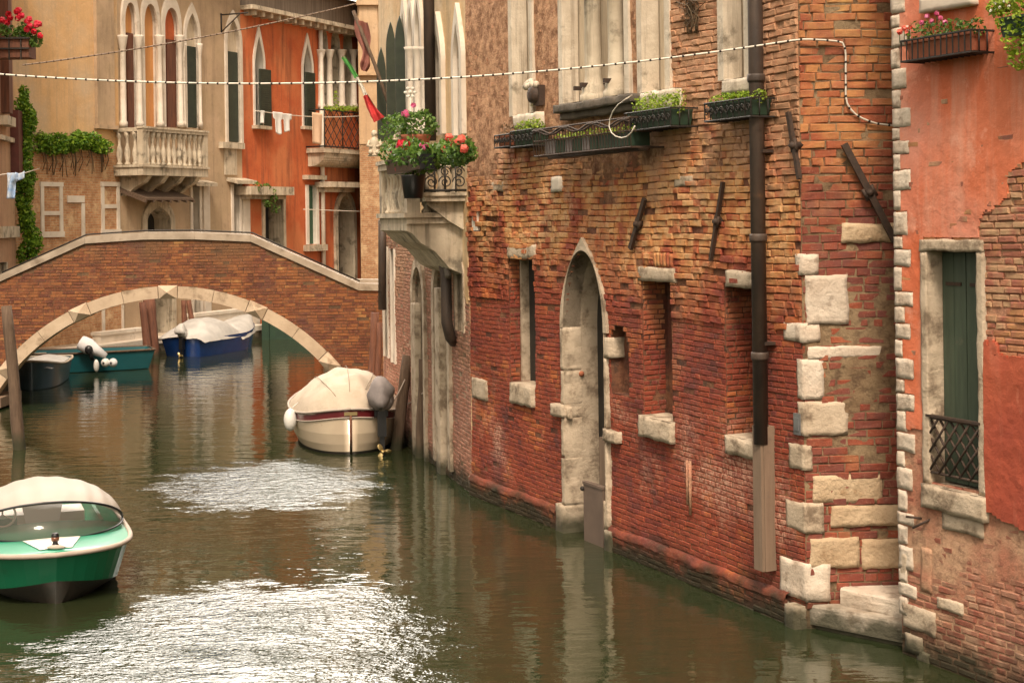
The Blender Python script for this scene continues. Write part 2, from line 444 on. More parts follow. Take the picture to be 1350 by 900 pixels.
M['cope'] = simple('coping_stone', (.40,.33,.26), (.28,.225,.17), .75, 3, .004, 30, local=False, stain=(.16,.12,.08), ssc=1.6, sth=.55)
M['balstone'] = simple('balcony_stone', (.60,.52,.40), (.46,.38,.28), .75, 3, .006, 24, local=False, stain=(.12,.10,.07), ssc=2.2, sth=.54, streak=(.12,.10,.07))
M['whitestone'] = simple('pale_frame_stone', (.70,.63,.54), (.58,.50,.41), .7, 2, .003, 30, local=False, stain=(.38,.3,.22), ssc=2.5, sth=.6)
M['pl_orange'] = None
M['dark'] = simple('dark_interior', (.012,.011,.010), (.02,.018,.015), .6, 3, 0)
M['green_sh'] = simple('green_shutter_paint', (.060,.085,.058), (.042,.062,.042), .55, 5, .002, 30, stretch=(4,4,.5), stain=(.10,.10,.07), ssc=5, sth=.62)
M['dgreen'] = simple('dark_green_shutter', (.022,.030,.020), (.034,.045,.028), .6, 5, .002, 30)
M['iron'] = simple('rusty_iron', (.045,.032,.026), (.075,.045,.03), .7, 20, .003, 60, metal=.3)
M['blackiron'] = simple('black_iron', (.020,.018,.017), (.035,.028,.022), .6, 20, .002, 60, metal=.3)
M['pipe'] = simple('dark_brown_pipe', (.042,.030,.024), (.075,.050,.036), .6, 5, .004, 25, stretch=(2,2,.4), stain=(.13,.07,.04), ssc=4, sth=.62)
M['pipecover'] = simple('pipe_casing', (.24,.17,.12), (.18,.125,.088), .6, 4, .002, 30, stretch=(3,3,.3), stain=(.13,.10,.08), ssc=3, sth=.6)
M['wood'] = simple('weathered_wood', (.13,.085,.055), (.08,.05,.032), .85, 5, .008, 30, stretch=(5,5,.5), local=False, algae=True)
M['woodred'] = simple('red_brown_wood', (.17,.065,.035), (.10,.04,.025), .8, 4, .005, 30, stretch=(5,5,.5), algae=True, local=False)
M['redframe'] = simple('dark_red_window_paint', (.13,.035,.028), (.09,.028,.022), .6, 4, .001)
M['white'] = simple('white_paint', (.74,.70,.63), (.66,.60,.52), .5, 3, .001, 30)
M['cream'] = simple('cream_curtain', (.66,.56,.42), (.54,.44,.32), .9, 5, .003, 20, stretch=(6,6,.6), stain=(.27,.2,.13), ssc=2, sth=.58)
M['orangeblind'] = simple('orange_blind', (.62,.30,.10), (.52,.23,.08), .8, 2, .002, 10, stretch=(3,3,.3))
M['terra'] = simple('terracotta', (.36,.12,.06), (.28,.09,.05), .8, 8, .003)
M['greenplastic'] = simple('green_plastic', (.028,.060,.036), (.022,.045,.03), .45, 5, .001)
M['black'] = simple('black_rubber', (.012,.012,.013), None, .4, 5, 0)
M['cable'] = simple('white_cable', (.74,.69,.60), (.62,.56,.48), .5, 5, 0)
M['tile'] = simple('roof_tile', (.46,.20,.14), (.34,.14,.10), .85, 5, .006, 20, vary=.5, local=False)
M['attic'] = simple('attic_boards', (.24,.19,.15), (.14,.11,.085), .9, 2, .006, 20, stretch=(6,6,.3), local=False)
def leafmat(name, cols):
    m, nt, bs = nm(name); n = N(nt)
    col = n.ramp(n.attr(), [(i/(len(cols)-1), c) for i, c in enumerate(cols)])
    n.l(col, bs.inputs['Base Color']); bs.inputs['Roughness'].default_value = .55
    bs.inputs['Subsurface Weight'].default_value = 0
    tr = n.n('ShaderNodeBsdfTranslucent'); n.l(col, tr.inputs[0]); mx = n.n('ShaderNodeMixShader'); mx.inputs[0].default_value = .3
    n.l(bs.outputs[0], mx.inputs[1]); n.l(tr.outputs[0], mx.inputs[2])
    out = [x for x in nt.nodes if x.type == 'OUTPUT_MATERIAL'][0]; n.l(mx.outputs[0], out.inputs[0]); return m
M['leaf'] = leafmat('green_leaves', [(.035,.085,.015),(.07,.15,.022),(.11,.21,.03),(.17,.27,.05)])
M['leafy'] = leafmat('yellow_green_leaves', [(.12,.22,.01),(.25,.38,.02),(.38,.48,.05),(.14,.24,.02)])
M['ivy'] = leafmat('ivy_leaves', [(.04,.11,.008),(.09,.21,.012),(.17,.32,.02),(.30,.44,.04)])
M['dry'] = leafmat('dry_stems', [(.16,.10,.06),(.24,.16,.09),(.10,.07,.04)])
M['red_fl'] = leafmat('red_petals', [(.55,.01,.03),(.72,.02,.05),(.80,.06,.12)])
M['pink_fl'] = leafmat('pink_petals', [(.72,.12,.30),(.78,.28,.48),(.70,.08,.22)])
M['white_fl'] = leafmat('white_petals', [(.75,.72,.65),(.8,.78,.7)])
M['coral_fl'] = leafmat('coral_petals', [(.78,.12,.09),(.8,.22,.15)])
def plaster(name, a, b, c, stain, sc=1.0, sth=.56, streak=.6, bump=.006, algae=False, brickz=None):
    m, nt, bs = nm(name); n = N(nt); v = n.pos()
    col = n.mix(n.rmap(n.noise(v, 1.1*sc, 5), .38, .62), a, b)
    col = n.mix(n.rmap(n.noise(v, .5*sc, 3), .48, .62), col, c)
    st = n.noise(n.scale(v, (4, 4, .35)), 1.0*sc, 5, .65)
    col = n.mix(n.rmap(st, .5, .72, 0, streak), col, stain)
    col = n.mix(n.rmap(n.noise(v, 4*sc, 7, .72), sth, sth+.14, 0, .8), col, stain)
    col = n.mix(n.rmap(n.noise(v, 16*sc, 6, .7), .5, .7, 0, .3), col, tuple(min(1, x*1.35) for x in a))
    if algae:
        z = n.math('ADD', n.sep(v)[2], n.rmap(n.noise(v, 3, 4), 0, 1, -.25, .25)); col = n.mix(n.rmap(z, .05, .4, .9, 0), col, (.03,.03,.015))
    n.l(col, bs.inputs['Base Color']); bs.inputs['Roughness'].default_value = .9; bs.inputs['Specular IOR Level'].default_value = .25
    h = n.math('ADD', n.noise(v, 30, 7, .7), n.math('MULTIPLY', n.noise(v, 5, 4), 3.0))
    n.l(n.bump(h, bump), bs.inputs['Normal']); return m
M['pl_orange'] = plaster('orange_red_plaster', (.66,.20,.105), (.62,.155,.07), (.66,.28,.20), (.70,.38,.28), streak=.6, sth=.56)
M['pl_red'] = plaster('dark_red_plaster', (.40,.085,.045), (.47,.12,.06), (.35,.075,.045), (.54,.22,.14), streak=.6, sth=.62)
M['pl_yellow'] = plaster('yellow_ochre_plaster', (.70,.455,.24), (.62,.39,.19), (.57,.42,.27), (.40,.29,.19), streak=.6, sth=.62)
M['pl_grey'] = plaster('grey_beige_plaster', (.43,.315,.20), (.50,.36,.24), (.36,.26,.17), (.21,.15,.10), streak=.6, sth=.58)
M['pl_rust'] = plaster('rust_red_plaster', (.54,.145,.055), (.45,.105,.04), (.55,.19,.08), (.22,.075,.04), streak=1.0, sth=.6)
M['pl_house'] = plaster('cream_plaster', (.68,.48,.27), (.60,.40,.22), (.70,.55,.36), (.33,.24,.15), streak=.6, sth=.58)
M['pl_left'] = plaster('pinkish_plaster', (.45,.27,.17), (.40,.23,.14), (.5,.32,.2), (.25,.16,.1))
M['pl_back'] = plaster('tan_plaster', (.52,.36,.22), (.48,.32,.19), (.55,.4,.26), (.3,.2,.13))
def brick_tex(name, c1, c2, mort, plas, thr=.6, sc=1.0, ax='F'):
    """far brickwork: brick texture along the wall run"""
    m, nt, bs = nm(name); n = N(nt); v = n.pos(); q = n.sep(v)
    run = n.math('ADD', n.math('MULTIPLY', q[0], .41), n.math('MULTIPLY', q[1], .912)) if ax == 'F' else q[0]
    cb = n.n('ShaderNodeCombineXYZ'); n.l(run, cb.inputs[0]); n.l(q[2], cb.inputs[1])
    bt = n.n('ShaderNodeTexBrick'); n.l(cb.outputs[0], bt.inputs['Vector']); bt.inputs['Scale'].default_value = 1
    bt.inputs['Brick Width'].default_value = .25; bt.inputs['Row Height'].default_value = .075; bt.inputs['Mortar Size'].default_value = .012
    for i, c in enumerate((c1, c2, mort)): bt.inputs[i+1].default_value = (*c, 1)
    col = n.mix(n.rmap(n.noise(v, 5, 5, .7), .4, .6, 0, .6), bt.outputs[0], tuple(x*.6 for x in c1))
    col = n.mix(n.rmap(n.noise(v, 1.2, 6, .7), thr, thr+.08), col, plas)
    n.l(col, bs.inputs['Base Color']); bs.inputs['Roughness'].default_value = .9
    h = n.math('SUBTRACT', n.noise(v, 20, 5, .7), bt.outputs['Fac'])
    n.l(n.bump(h, .015), bs.inputs['Normal']); return m
M['bt_far'] = brick_tex('far_brickwork', (.48,.21,.09), (.62,.36,.18), (.56,.40,.24), (.62,.43,.25), .55)
M['bt_back'] = brick_tex('back_brickwork', (.40,.19,.09), (.50,.29,.15), (.46,.33,.2), (.52,.36,.21), .48, ax='X')
# ================================================================= FACADES
A_ = Vector((2.78, 14.60)); B_ = Vector((-.63, 22.0)); E_ = Vector((-2.50, 29.0))
FM = Fac(A_, B_, 1)                  # main brick house, s from the corner by the steps
if FM.n.x > 0: FM.n *= -1
FE = Fac(A_, (6.2, 14.75), 1)        # its end wall facing the camera
if FE.n.y > 0: FE.n *= -1
FB = Fac(B_, E_, 1)                  # cream plaster house
if FB.n.x > 0: FB.n *= -1
O_ = Vector((3.49, 13.77))
FO = Fac(O_, (O_.x+.42*5, O_.y-.908*5), 1)   # orange house
if FO.n.x > 0: FO.n *= -1

def chamfered_sill(root, F, px, name='sill', mat='stoneg', d=.10, din=-.05, mbname=None, rough=.012):
    s0, s1, z0, z1 = F.rect(*px, d=d)
    mb = MB(); block(mb, F, s0, s1, z0, z1, din, d, rough=rough, round_=.02)
    # top face
    sd = 3.0
    mb.add([F.p(s0, z1, din), F.p(s1, z1, din), F.p(s1, z1, d-.005), F.p(s0, z1, d-.005)], [(0,1,2,3)], 0, False, .5)
    return mb.build(name, M[mat], root)

# ----------------------------------------------------------------- MAIN HOUSE
HM = 10.6
house = thing('brick_house', (A_.x, A_.y, 0), 'long old brick house with pointed water door, red bricks below and tan ones above', 'house')
h_w1 = rectO(*FM.rect(672, 340, 706, 506)); h_w2 = rectO(*FM.rect(848, 368, 886, 553)); h_w3 = rectO(*FM.rect(957, 378, 1003, 580))
a0, a1, az0, az1 = FM.rect(748, 330, 801, 700)
azs = FM.hit(775, 435)[1]
h_door = outline(a0, a1, -.3, azs, az1, 'round', 16)
n0, n1, nz0, nz1 = FM.rect(806, 430, 830, 520)
h_niche = outline(n0, n1, nz0, nz1-.25, nz1, 'round', 6)
u1 = FM.rect(675, -60, 705, 152); u2 = FM.rect(741, -60, 832, 138); u3 = FM.rect(845, -60, 886, 122); u4 = FM.rect(952, -60, 992, 104)
ups = []
for u in (u1, u2, u3, u4): ups.append(rectO(u[0], u[1], u[2], 7.9))
holesM = [h_w1, h_w2, h_w3, h_door, h_niche] + ups
w0 = warpf(.03, .9, 4.0)
def sstep(x, a, b): t = max(0, min(1, (x-a)/(b-a))); return t*t*(3-2*t)
def warpM(s, z): return w0(s, z)*sstep(s, 0, .5)*sstep(FM.L-s, 0, .4) + .012*vn((s, z, 1), 2.5)*sstep(s, 0, .3)
def protM(s, z):
    k = 1 + 1.4*max(0, vn((s, z, 9), 1.6))
    t = z + .9*vn((s*.8, z*.8, 2), 1.4)
    k *= 1 - .78*sstep(t, 4.5, 5.0)*sstep(s, 2.2, 3.0)
    if .9 < s < 2.6 or s > 7: k *= 1.5 if 2.8 < z < 4.6 else 1
    return k
wm = MB()
sheet(wm, FM, 0, FM.L, -.6, HM, holesM, .12, .2, lambda s, z: warpM(s, z)-.002+.0095*sstep(z+.9*vn((s*.8, z*.8, 2), 1.4)+.35*vn((s*.8, z*.8, 12), 5)-.0, 4.55, 4.8)*sstep(s+.5*vn((s, z, 40), 1.5), 2.3, 3.0), 1)
bricks(wm, FM, 0.0, FM.L, -.05, 2.85, holesM, H=.058, L=.205, prot=.006, jit=.0035, warp=warpM, wz=.035, seed=11, mi=0, skip=.004, gap=.0045, bv=.006)
bricks(wm, FM, 0.0, FM.L, 2.85, 7.6, holesM, H=.072, L=.235, prot=.015, jit=.008, warp=warpM, wz=.035, seed=12, mi=0, protf=protM, skip=.02, gap=.005, bv=.009)
bodybox(wm, FM, 0, FM.L, -.6, HM, 0, -9, 1)
reveal(wm, FM, h_niche, 0, -.16, 1); backp(wm, FM, h_niche, -.16, 1)
wm.build('wall', [M['brickM'], M['mortM']], house)
# end wall
holesE = []
we = MB()
wE = warpf(.03, 1.2, 8.0)
def warpE(s, z): return (wE(s, z)+.02*vn((s, z, 5), 3))*sstep(s, 0, .3)
sheet(we, FE, 0, FE.L, -.6, HM, [], .12, .2, lambda s, z: warpE(s, z)+.004*sstep(3.6-z+.5*vn((s,z,1),2), 0, .5)*sstep(s, .1, .4), 1)
def protE(s, z):
    t = z+.5*vn((s, z, 3), 1.5)
    return 1-.75*sstep(t, 1.8, 2.1)*(1-sstep(t, 3.5, 3.8))
bricks(we, FE, 0, 1.9, .1, 8.0, [], H=.082, L=.27, prot=.012, jit=.008, warp=warpE, wz=.05, seed=5, protf=protE, skip=.03)
we.build('end_wall', [M['brickE'], M['mortE']], house)
# quoin stones on the corner, pixel boxes on the end wall
for i, (bx, mt, wrap) in enumerate([((1052,335,1080,362),'stonew',0),((1063,363,1119,428),'stonew',0),((1034,427,1082,452),'stonew',.12),((1066,456,1165,473),'stonew',0),
        ((1056,474,1087,527),'stonew',.0),((1062,529,1119,574),'stone',.0),((1042,587,1072,621),'stone',.1),((1072,626,1164,663),'stoney',0),((1038,664,1087,703),'stone',.12),
        ((1096,666,1190,694),'stoney',0),((1068,709,1134,749),'stoney',0),((1137,711,1190,750),'stoney',0),((1030,744,1095,793),'stonew',.18),((1111,294,1182,320),'stoney',0)]):
    s0, s1, z0, z1 = FE.rect(*bx, d=.03); mb = MB()
    block(mb, FE, max(s0, -.02), s1, z0, z1, -.05, .022, rough=.014, sc=6, round_=.02)
    if s0 < .02:   # wraps the corner
        e = FM.hit(bx[0], (bx[1]+bx[3])/2)[0]
        block(mb, FM, -.03, max(.08, e), z0, z1, -.05, .02, rough=.012, sc=6, round_=.02)
    mb.build('quoin_stone', M[mt], house)
# lower windows -------------------------------------------------
def lower_window(hole, depth, backmat, revmat, panel=None):
    mb = MB(); reveal(mb, FM, hole, .0, -depth, 0)
    w = mb.build('window', M[revmat], house)
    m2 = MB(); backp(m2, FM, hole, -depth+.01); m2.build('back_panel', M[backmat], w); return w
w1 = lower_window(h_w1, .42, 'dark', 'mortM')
s0, s1, z0, z1 = h_w1[0][0], h_w1[2][0], h_w1[0][1], h_w1[1][1]
mb = MB(); mb.fbox(FM, s1-.05, s1-.005, z0, z1, -.36, -.16); mb.fbox(FM, s0+.005, s0+.05, z0, z1, -.36, -.16); mb.build('frame', M['stone'], w1)
mb = MB(); 
for k in range(4): mb.fbox(FM, s0+.06+k*(s1-s0-.12)/4, s0+.055+(k+1)*(s1-s0-.12)/4, z0, z1-.01, -.31, -.27)
mb.build('shutter', M['dark'], w1)
w2 = lower_window(h_w2, .34, 'mortM', 'mortM')
mb = MB(); s0, s1, z0, z1 = h_w2[0][0], h_w2[2][0], h_w2[0][1], h_w2[1][1]
bricks(mb, FM, s0+.0, s1-.16, z0, z1-.08, [], prot=.012, warp=lambda s, z: -.30, seed=3, jit=.008)
mb.build('brick_infill', M['brickM'], w2)
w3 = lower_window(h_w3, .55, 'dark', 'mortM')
s0, s1, z0, z1 = h_w3[0][0], h_w3[2][0], h_w3[0][1], h_w3[1][1]
mb = MB()
for k in range(4): zz = z0+(z1-z0)*(k+.5)/4; mb.tube([FM.p(s0, zz, -.4), FM.p(s1, zz, -.4)], .012)
for k in range(3): ss = s0+(s1-s0)*(k+.5)/3; mb.tube([FM.p(ss, z0, -.4), FM.p(ss, z1, -.4)], .012)
mb.build('window_bars', M['iron'], w3)
# brick lined reveals
for h, dep, w in ((h_w1, .16, w1), (h_w2, .3, w2), (h_w3, .5, w3)):
    s_, z0, z1 = h[2][0], h[0][1], h[1][1]
    o = FM.p(s_, 0, 0); FR = Fac((o.x, o.y), (o.x-FM.n.x*dep, o.y-FM.n.y*dep)); FR.n = -FM.u.copy()
    mb = MB(); bricks(mb, FR, 0, dep, z0, z1-.02, [], prot=.008, seed=int(dep*100), jit=.004, skip=0, H=.058, L=.2); mb.build('jamb_bricks', M['brickM'], w)
for w, lint, sill in ((w1, (668,322,706,341), (671,507,700,534)), (w2, (841,352,889,371), (841,552,884,580)), (w3, (956,357,1001,379), (955,578,1001,603))):
    s0, s1, z0, z1 = FM.rect(*lint, d=.03); mb = MB(); block(mb, FM, s0, s1, z0, z1, -.3, .04, rough=.014, round_=.03)
    mb.add([FM.p(s0,z0,-.3), FM.p(s1,z0,-.3), FM.p(s1,z0,.03), FM.p(s0,z0,.03)], [(0,1,2,3)])
    mb.build('lintel', M['stone'], w); chamfered_sill(w, FM, sill, 'sill', 'stone', .07, -.3, rough=.02)
# soldier-course flat arches above two lintels
for bx in ((846, 333, 886, 351), (667, 305, 700, 322)):
    s0, s1, z0, z1 = FM.rect(*bx, d=.02); mb = MB(); k = int((s1-s0)/.065)
    for i in range(k): block(mb, FM, s0+(s1-s0)*i/k+.004, s0+(s1-s0)*(i+1)/k-.004, z0, z1, -.03, .028+rng.uniform(-.006, .006), rough=.006, n=2, round_=.01)
    mb.build('brick_flat_arch', M['brickM'], house)
# door ------------------------------------------------------------
fw = .085
h_do = outline(a0-fw, a1+fw, -.3, azs, az1+.16, 'gothic', 16)
mb = MB(); reveal(mb, FM, h_door, .05, -.45, 0, close=False); door = mb.build('door', M['stone'], house); door['label'] = 'pointed stone water door with deep pale jambs'
mb = MB(); ring(mb, FM, h_door[1:-1], h_do[1:-1], .055, -.02, -.2); mb.build('arch_moulding', M['stone'], door)
mb = MB()
jz = [-.3, .35, .95, 1.45, 1.62, 2.05, azs]
for z0, z1, ww in zip(jz[:-1], jz[1:], (.22, .10, .09, .34, .09, .09)):
    mb = MB(); block(mb, FM, a1-.004, a1+ww, z0+.006, z1-.006, -.2, .055+(.03 if ww > .2 else 0), rough=.015, round_=.02); mb.build('jamb_stone', M['stone'], door)
for z0, z1, ww in zip([-.3, .25, 1.3, 1.45, 2.3], [.25, 1.3, 1.45, 2.3, 2.55], (.16, .05, .32, .05, .14)):
    mb = MB(); block(mb, FM, a0-ww, a0+.004, z0+.006, z1-.006, -.2, .05+(.03 if ww > .15 else 0), rough=.012, round_=.02); mb.build('jamb_stone', M['stone'], door)
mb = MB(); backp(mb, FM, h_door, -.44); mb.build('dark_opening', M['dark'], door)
mb = MB(); k = 3
for i in range(k): mb.fbox(FM, a0+.03+i*.16, a0+.03+i*.16+.155, 1.35, azs+.35-.3*(i-0)*0, -.42, -.38)
mb.build('door_leaf', M['dgreen'], door)
mb = MB(); q = FM.p(a0+.30, 0, -.16)
mb.tube([q+Vector((0,0,1.25)), q+Vector((0,0,azs+.5))], .028); mb.build('iron_post', M['blackiron'], door)
mb = MB(); mb.fbox(FM, a0+.02, a0+.46, -.3, 1.28, -.20, -.12); mb.build('upper_board', M['pipecover'], door)
mb = MB(); mb.fbox(FM, a0+.10, a0+.60, -.3, .72, -.02, .035); mb.fbox(FM, a0+.09, a0+.61, .70, .73, -.03, .045); mb.build('flood_board', simple('flood_board', (.16,.115,.09), None, .5, 3, .001), door)
mb = MB(); q = FM.p(a0+.60, .64, .05); mb.ell(q, .03, .03, .03); mb.build('knob', M['blackiron'], door)
mb = MB(); qq = FM.p(a1+.001, 1.98, -.25); mb.lathe(FM.p(a1+.003, 2.0, -.2), [(.035, -.005), (.035, .02), (.02, .035)], 12, axis=-FM.u); mb.build('rusty_bolt', M['terra'], door)
# base plinth at the water line: a brick ledge with a rounded cap
mb = MB()
for s0, s1 in ((a1+.30, FM.L-.05), (.25, a0-.05)):
    def wpl(s, z): return warpM(s, z)+.055+.02*vn((s, 5, 0), 1.5)
    sheet(mb, FM, s0, s1, -.5, .25, [], .06, .1, wpl, 1)
    bricks(mb, FM, s0, s1, -.05, .235, [], H=.056, L=.2, prot=.008, jit=.005, warp=wpl, wz=.02, seed=77, skip=.06, gap=.005)
    n = int((s1-s0)/.05)
    def fn(u, v):
        s_ = s0+(s1-s0)*u; a = v*math.pi/2; d0 = wpl(s_, .2)+.006
        return FM.p(s_, .21+.03*vn((s_, 2, 0), 1.5)+.085*math.sin(a)+.012*vn((s_, v, 0), 8), d0*math.cos(a)+.008+.02*vn((s_, v*2, 2), 7)*(1-v)+.008*vn((s_, v*2, 2), 24))
    b_ = len(mb.v); mb.grid(fn, n, 6, 0, True)
    for i in range(b_, len(mb.v)): mb.r[i] = .35+.7*vn(mb.v[i], 5)
mb.build('plinth', [M['brickM'], M['mortM']], house)
# upper windows -------------------------------------------------
def upper_window(u, name='window'):
    o = rectO(u[0], u[1], u[2], 7.9); mb = MB(); reveal(mb, FM, o, .02, -.22); w = mb.build(name, M['stoneg'], house)
    m2 = MB(); backp(m2, FM, o, -.2); m2.build('back_panel', M['cream'], w); return w
fwid = .09
for ui, (u, sill) in enumerate(((u1, (676,150,707,168)), (u2, (733,131,833,152)), (u3, (843,119,888,146)), (u4, (951,103,993,123)))):
    w = upper_window(u); mb = MB()
    for a, b in ((u[0]-.02, u[0]+fwid), (u[1]-fwid, u[1]+.02)): mb.fbox(FM, a, b, u[2], 7.9, -.18, .05)
    mb.fbox(FM, u[0]-.02, u[1]+.02, 7.85, 8.05, -.18, .06)
    mb.build('frame', M['stoneg'], w)
    if ui == 1:
        mb = MB()
        for cx in (779, 810):
            s_ = FM.hit(cx, 60)[0]
            mb.lathe(FM.p(s_, u[2], -.03), [(.17,0),(.17,.12),(.14,.16),(.15,.2),(.115,.26),(.105,.35),(.10,2.2),(.12,2.22),(.16,2.5),(.17,2.6)], 18)
        mb.build('column', M['balstone'], w)
        for cx, ww in ((796, .13), (825, .10)):
            s_ = FM.hit(cx, 60)[0]; mb = MB(); mb.fbox(FM, s_-ww/2, s_+ww/2, u[2], 7.8, -.19, -.12); mb.build('window_casement', M['redframe'], w)
        mb = MB(); s0, s1, z0, z1 = FM.rect(*sill, d=.16)
        block(mb, FM, s0, s1, z0, z0+(z1-z0)*.5, -.05, .12, rough=.02); block(mb, FM, s0-.03, s1+.03, z0+(z1-z0)*.45, z1, -.05, .19, rough=.02)
        mb.add([FM.p(s0,z1,-.05), FM.p(s1,z1,-.05), FM.p(s1,z1,.18), FM.p(s0,z1,.18)], [(0,1,2,3)])
        mb.build('sill', simple('black_weathered_ledge', (.16,.13,.10), (.07,.058,.045), .85, 4, .01, 20, stain=(.4,.33,.25), ssc=4, sth=.62), w)
        for cx in (757, 781, 812):
            s_ = FM.hit(cx, 118)[0]; mb = MB(); mb.fbox(FM, s_-.025, s_+.025, u[2]+.22, u[2]+.27, -.19, .0 if cx < 770 else .16); mb.build('iron_bracket', M['iron'], w)
    else:
        chamfered_sill(w, FM, sill, 'sill', 'stoneg', .13, -.2)
        s_ = (u[0]+u[1])/2; mb = MB()
        mb.fbox(FM, s_-.03, s_+.03, u[2]+.2, u[2]+.26, -.21, -.14); mb.build('iron_bracket', M['iron'], w)
# carved stone boss
q = FM.p(*FM.hit(711, 126), 0); s_, z_ = FM.hit(711, 126)
mb = MB(); mb.fbox(FM, s_-.20, s_-.02, z_-.14, z_+.12, -.02, .10); mb.lathe(FM.p(s_-.06, z_, 0), [(.11,0),(.12,.1),(.10,.16),(.04,.17)], 16, axis=FM.n)
bs_ = mb.build('wall_vent', M['iron'], house)
mb = MB(); pts = []
for k in range(17):
    a = math.pi*(.15+1.15*k/16); pts.append(FM.p(s_+.10+.0+.14*math.cos(a), z_+.02+.17*math.sin(a), .08+.02*math.sin(k)))
mb.tube(pts, [.03+.02*math.sin(k*1.3)**2 for k in range(17)], 8)
for k in range(4): mb.ell(FM.p(s_-.12+.09*k, z_+.13, .10), .045, .045, .05, 8, 6)
mb.build('scroll', M['stoneg'], bs_)
# iron tie bars
def tiebar(F, x0, y0, x1, y1, root, r=.022, off=.06):
    a = F.hit(x0, y0, off); b = F.hit(x1, y1, off); mb = MB()
    pa, pb = F.p(*a, off), F.p(*b, off); d = (pb-pa).normalized(); t = d.cross(F.n).normalized()*r; m_ = F.n*.02
    mb.hexa([pa-t-m_, pa+t-m_, pa+t+m_, pa-t+m_, pb-t-m_, pb+t-m_, pb+t+m_, pb-t+m_])
    c = (pa+pb)*.5; mb.lathe(c-F.n*.1, [(.04, 0), (.04, .12), (.02, .15)], 8, axis=F.n)
    mb.tube([c-d*.06+t*1.4, c+d*.06+t*1.4], .02, 6); mb.tube([c-d*.06-t*1.4, c+d*.06-t*1.4], .02, 6)
    return mb.build('tie_bar', M['iron'], root)
tiebar(FM, 850, 262, 831, 328, house, .03); tiebar(FM, 953, 240, 937, 343, house, .018); tiebar(FM, 1039, 148, 1054, 236, house, .022)
tiebar(FE, 1113, 190, 1180, 318, house, .032, .08)
# drain pipe + casing
pa = FM.hit(999, 0, .12)[0]; sp = FM.hit(1002, 400, .12)[0]
mb = MB(); q = lambda z: FM.p(sp, z, .13)
mb.tube([q(1.72), q(HM-.2)], .075, 16)
for z in (2.55, 3.72, 5.3): mb.lathe(q(z), [(.085,0),(.09,.02),(.09,.06),(.085,.08)], 16)
dp = mb.build('drain_pipe', M['pipe'], house)
mb = MB()
for z in (2.7, 4.6): mb.fbox(FM, sp-.10, sp+.10, z, z+.03, -.02, .13)
mb.build('pipe_bracket', M['iron'], dp)
s0, s1, z0, z1 = FM.rect(993, 562, 1004, 751, d=.17)
mb = MB(); mb.fbox(FM, s0, s1, z0, z1, -.02, .17); mb.fbox(FM, s0-.012, s0, z0, z1, .02, .14)
mb.build('pipe_casing', M['pipecover'], house)
# small embedded stones, plates
for bx, mt, F in (((622,499,641,526),'stone',FM),((726,233,738,253),'whitestone',FM),((888,232,912,246),'stone',FM),((648,240,664,253),'stone',FM),((618,628,626,644),'stonew',FM),((731,535,750,550),'stone',FM),((790,660,800,697),'stone',FM)):
    s0, s1, z0, z1 = F.rect(*bx, d=.02); mb = MB(); block(mb, F, s0, s1, z0, z1, -.03, .024, rough=.006, round_=.012); mb.build('set_stone', M[mt], house)
s0, s1, z0, z1 = FM.rect(1047, 545, 1058, 573, d=.02); mb = MB(); mb.fbox(FM, max(.02, s0), s1, z0, z1, -.01, .03); mb.fbox(FM, max(.02,s0)+.02, s1-.02, z0+.04, z1-.04, .03, .038)
mb.build('metal_plate', simple('zinc_plate', (.30,.31,.32), (.2,.2,.21), .4, 6, .002, metal=.6), house)
s0, s1, z0, z1 = FM.rect(623, 278, 630, 304, d=.02); mb = MB(); mb.fbox(FM, s0, s1, z0, z1, -.01, .03); mb.build('number_plate', M['white'], house)
s0, s1, z0, z1 = FM.rect(898, 606, 910, 676, d=.03); mb = MB()
mb.tube([FM.p(s0, z0, .03), FM.p(s0, z1, .03)], .018); mb.tube([FM.p(s0+.06, z0+.1, .03), FM.p(s0+.06, z1, .03)], .014); mb.build('old_pipe_stub', M['mortO'], house)
# roof
mb = MB()
def roof(mb, F, s0, s1, zt, depth, over=.4, rise=.35):
    k = int((s1-s0)/.22)
    for i in range(k):
        a = s0+(s1-s0)*(i+.5)/k
        mb.tube([F.p(a, zt+.06, over), F.p(a, zt+.06+rise*depth*.5, -depth/2)], .10, 8, r=rng.random())
    mb.hexa([F.p(s0,zt-.05,over-.05),F.p(s1,zt-.05,over-.05),F.p(s1,zt-.05+rise*depth*.5,-depth/2),F.p(s0,zt-.05+rise*depth*.5,-depth/2),
             F.p(s0,zt+.05,over-.05),F.p(s1,zt+.05,over-.05),F.p(s1,zt+.05+rise*depth*.5,-depth/2),F.p(s0,zt+.05+rise*depth*.5,-depth/2)])
    mb.hexa([F.p(s0,zt-.05+rise*depth*.5,-depth/2),F.p(s1,zt-.05+rise*depth*.5,-depth/2),F.p(s1,zt-.05,-depth),F.p(s0,zt-.05,-depth),
             F.p(s0,zt+.05+rise*depth*.5,-depth/2),F.p(s1,zt+.05+rise*depth*.5,-depth/2),F.p(s1,zt+.05,-depth),F.p(s0,zt+.05,-depth)])
roof(mb, FM, -.2, FM.L+.1, HM, 9); mb.build('roof', M['tile'], house)
# dead creeper high on the wall
dc = thing('dead_creeper', FM.p(*FM.hit(915, 45), .02), 'dry brown dead creeper hanging on the brick wall left of the drain pipe', 'dead plant')
mb = MB(); rr = random.Random(4)
for k in range(26):
    s_, z_ = FM.hit(rr.uniform(908, 924), 44); L_ = rr.uniform(.3, 1.0); pts = []
    for j in range(6): pts.append(FM.p(s_+rr.uniform(-.03,.03)+ (j/5)*rr.uniform(-.25,.25), z_+L_*j/5, .03+.05*j/5*rr.random()))
    mb.tube(pts, .006, 4)
mb.build('stems', M['dry'], dc)

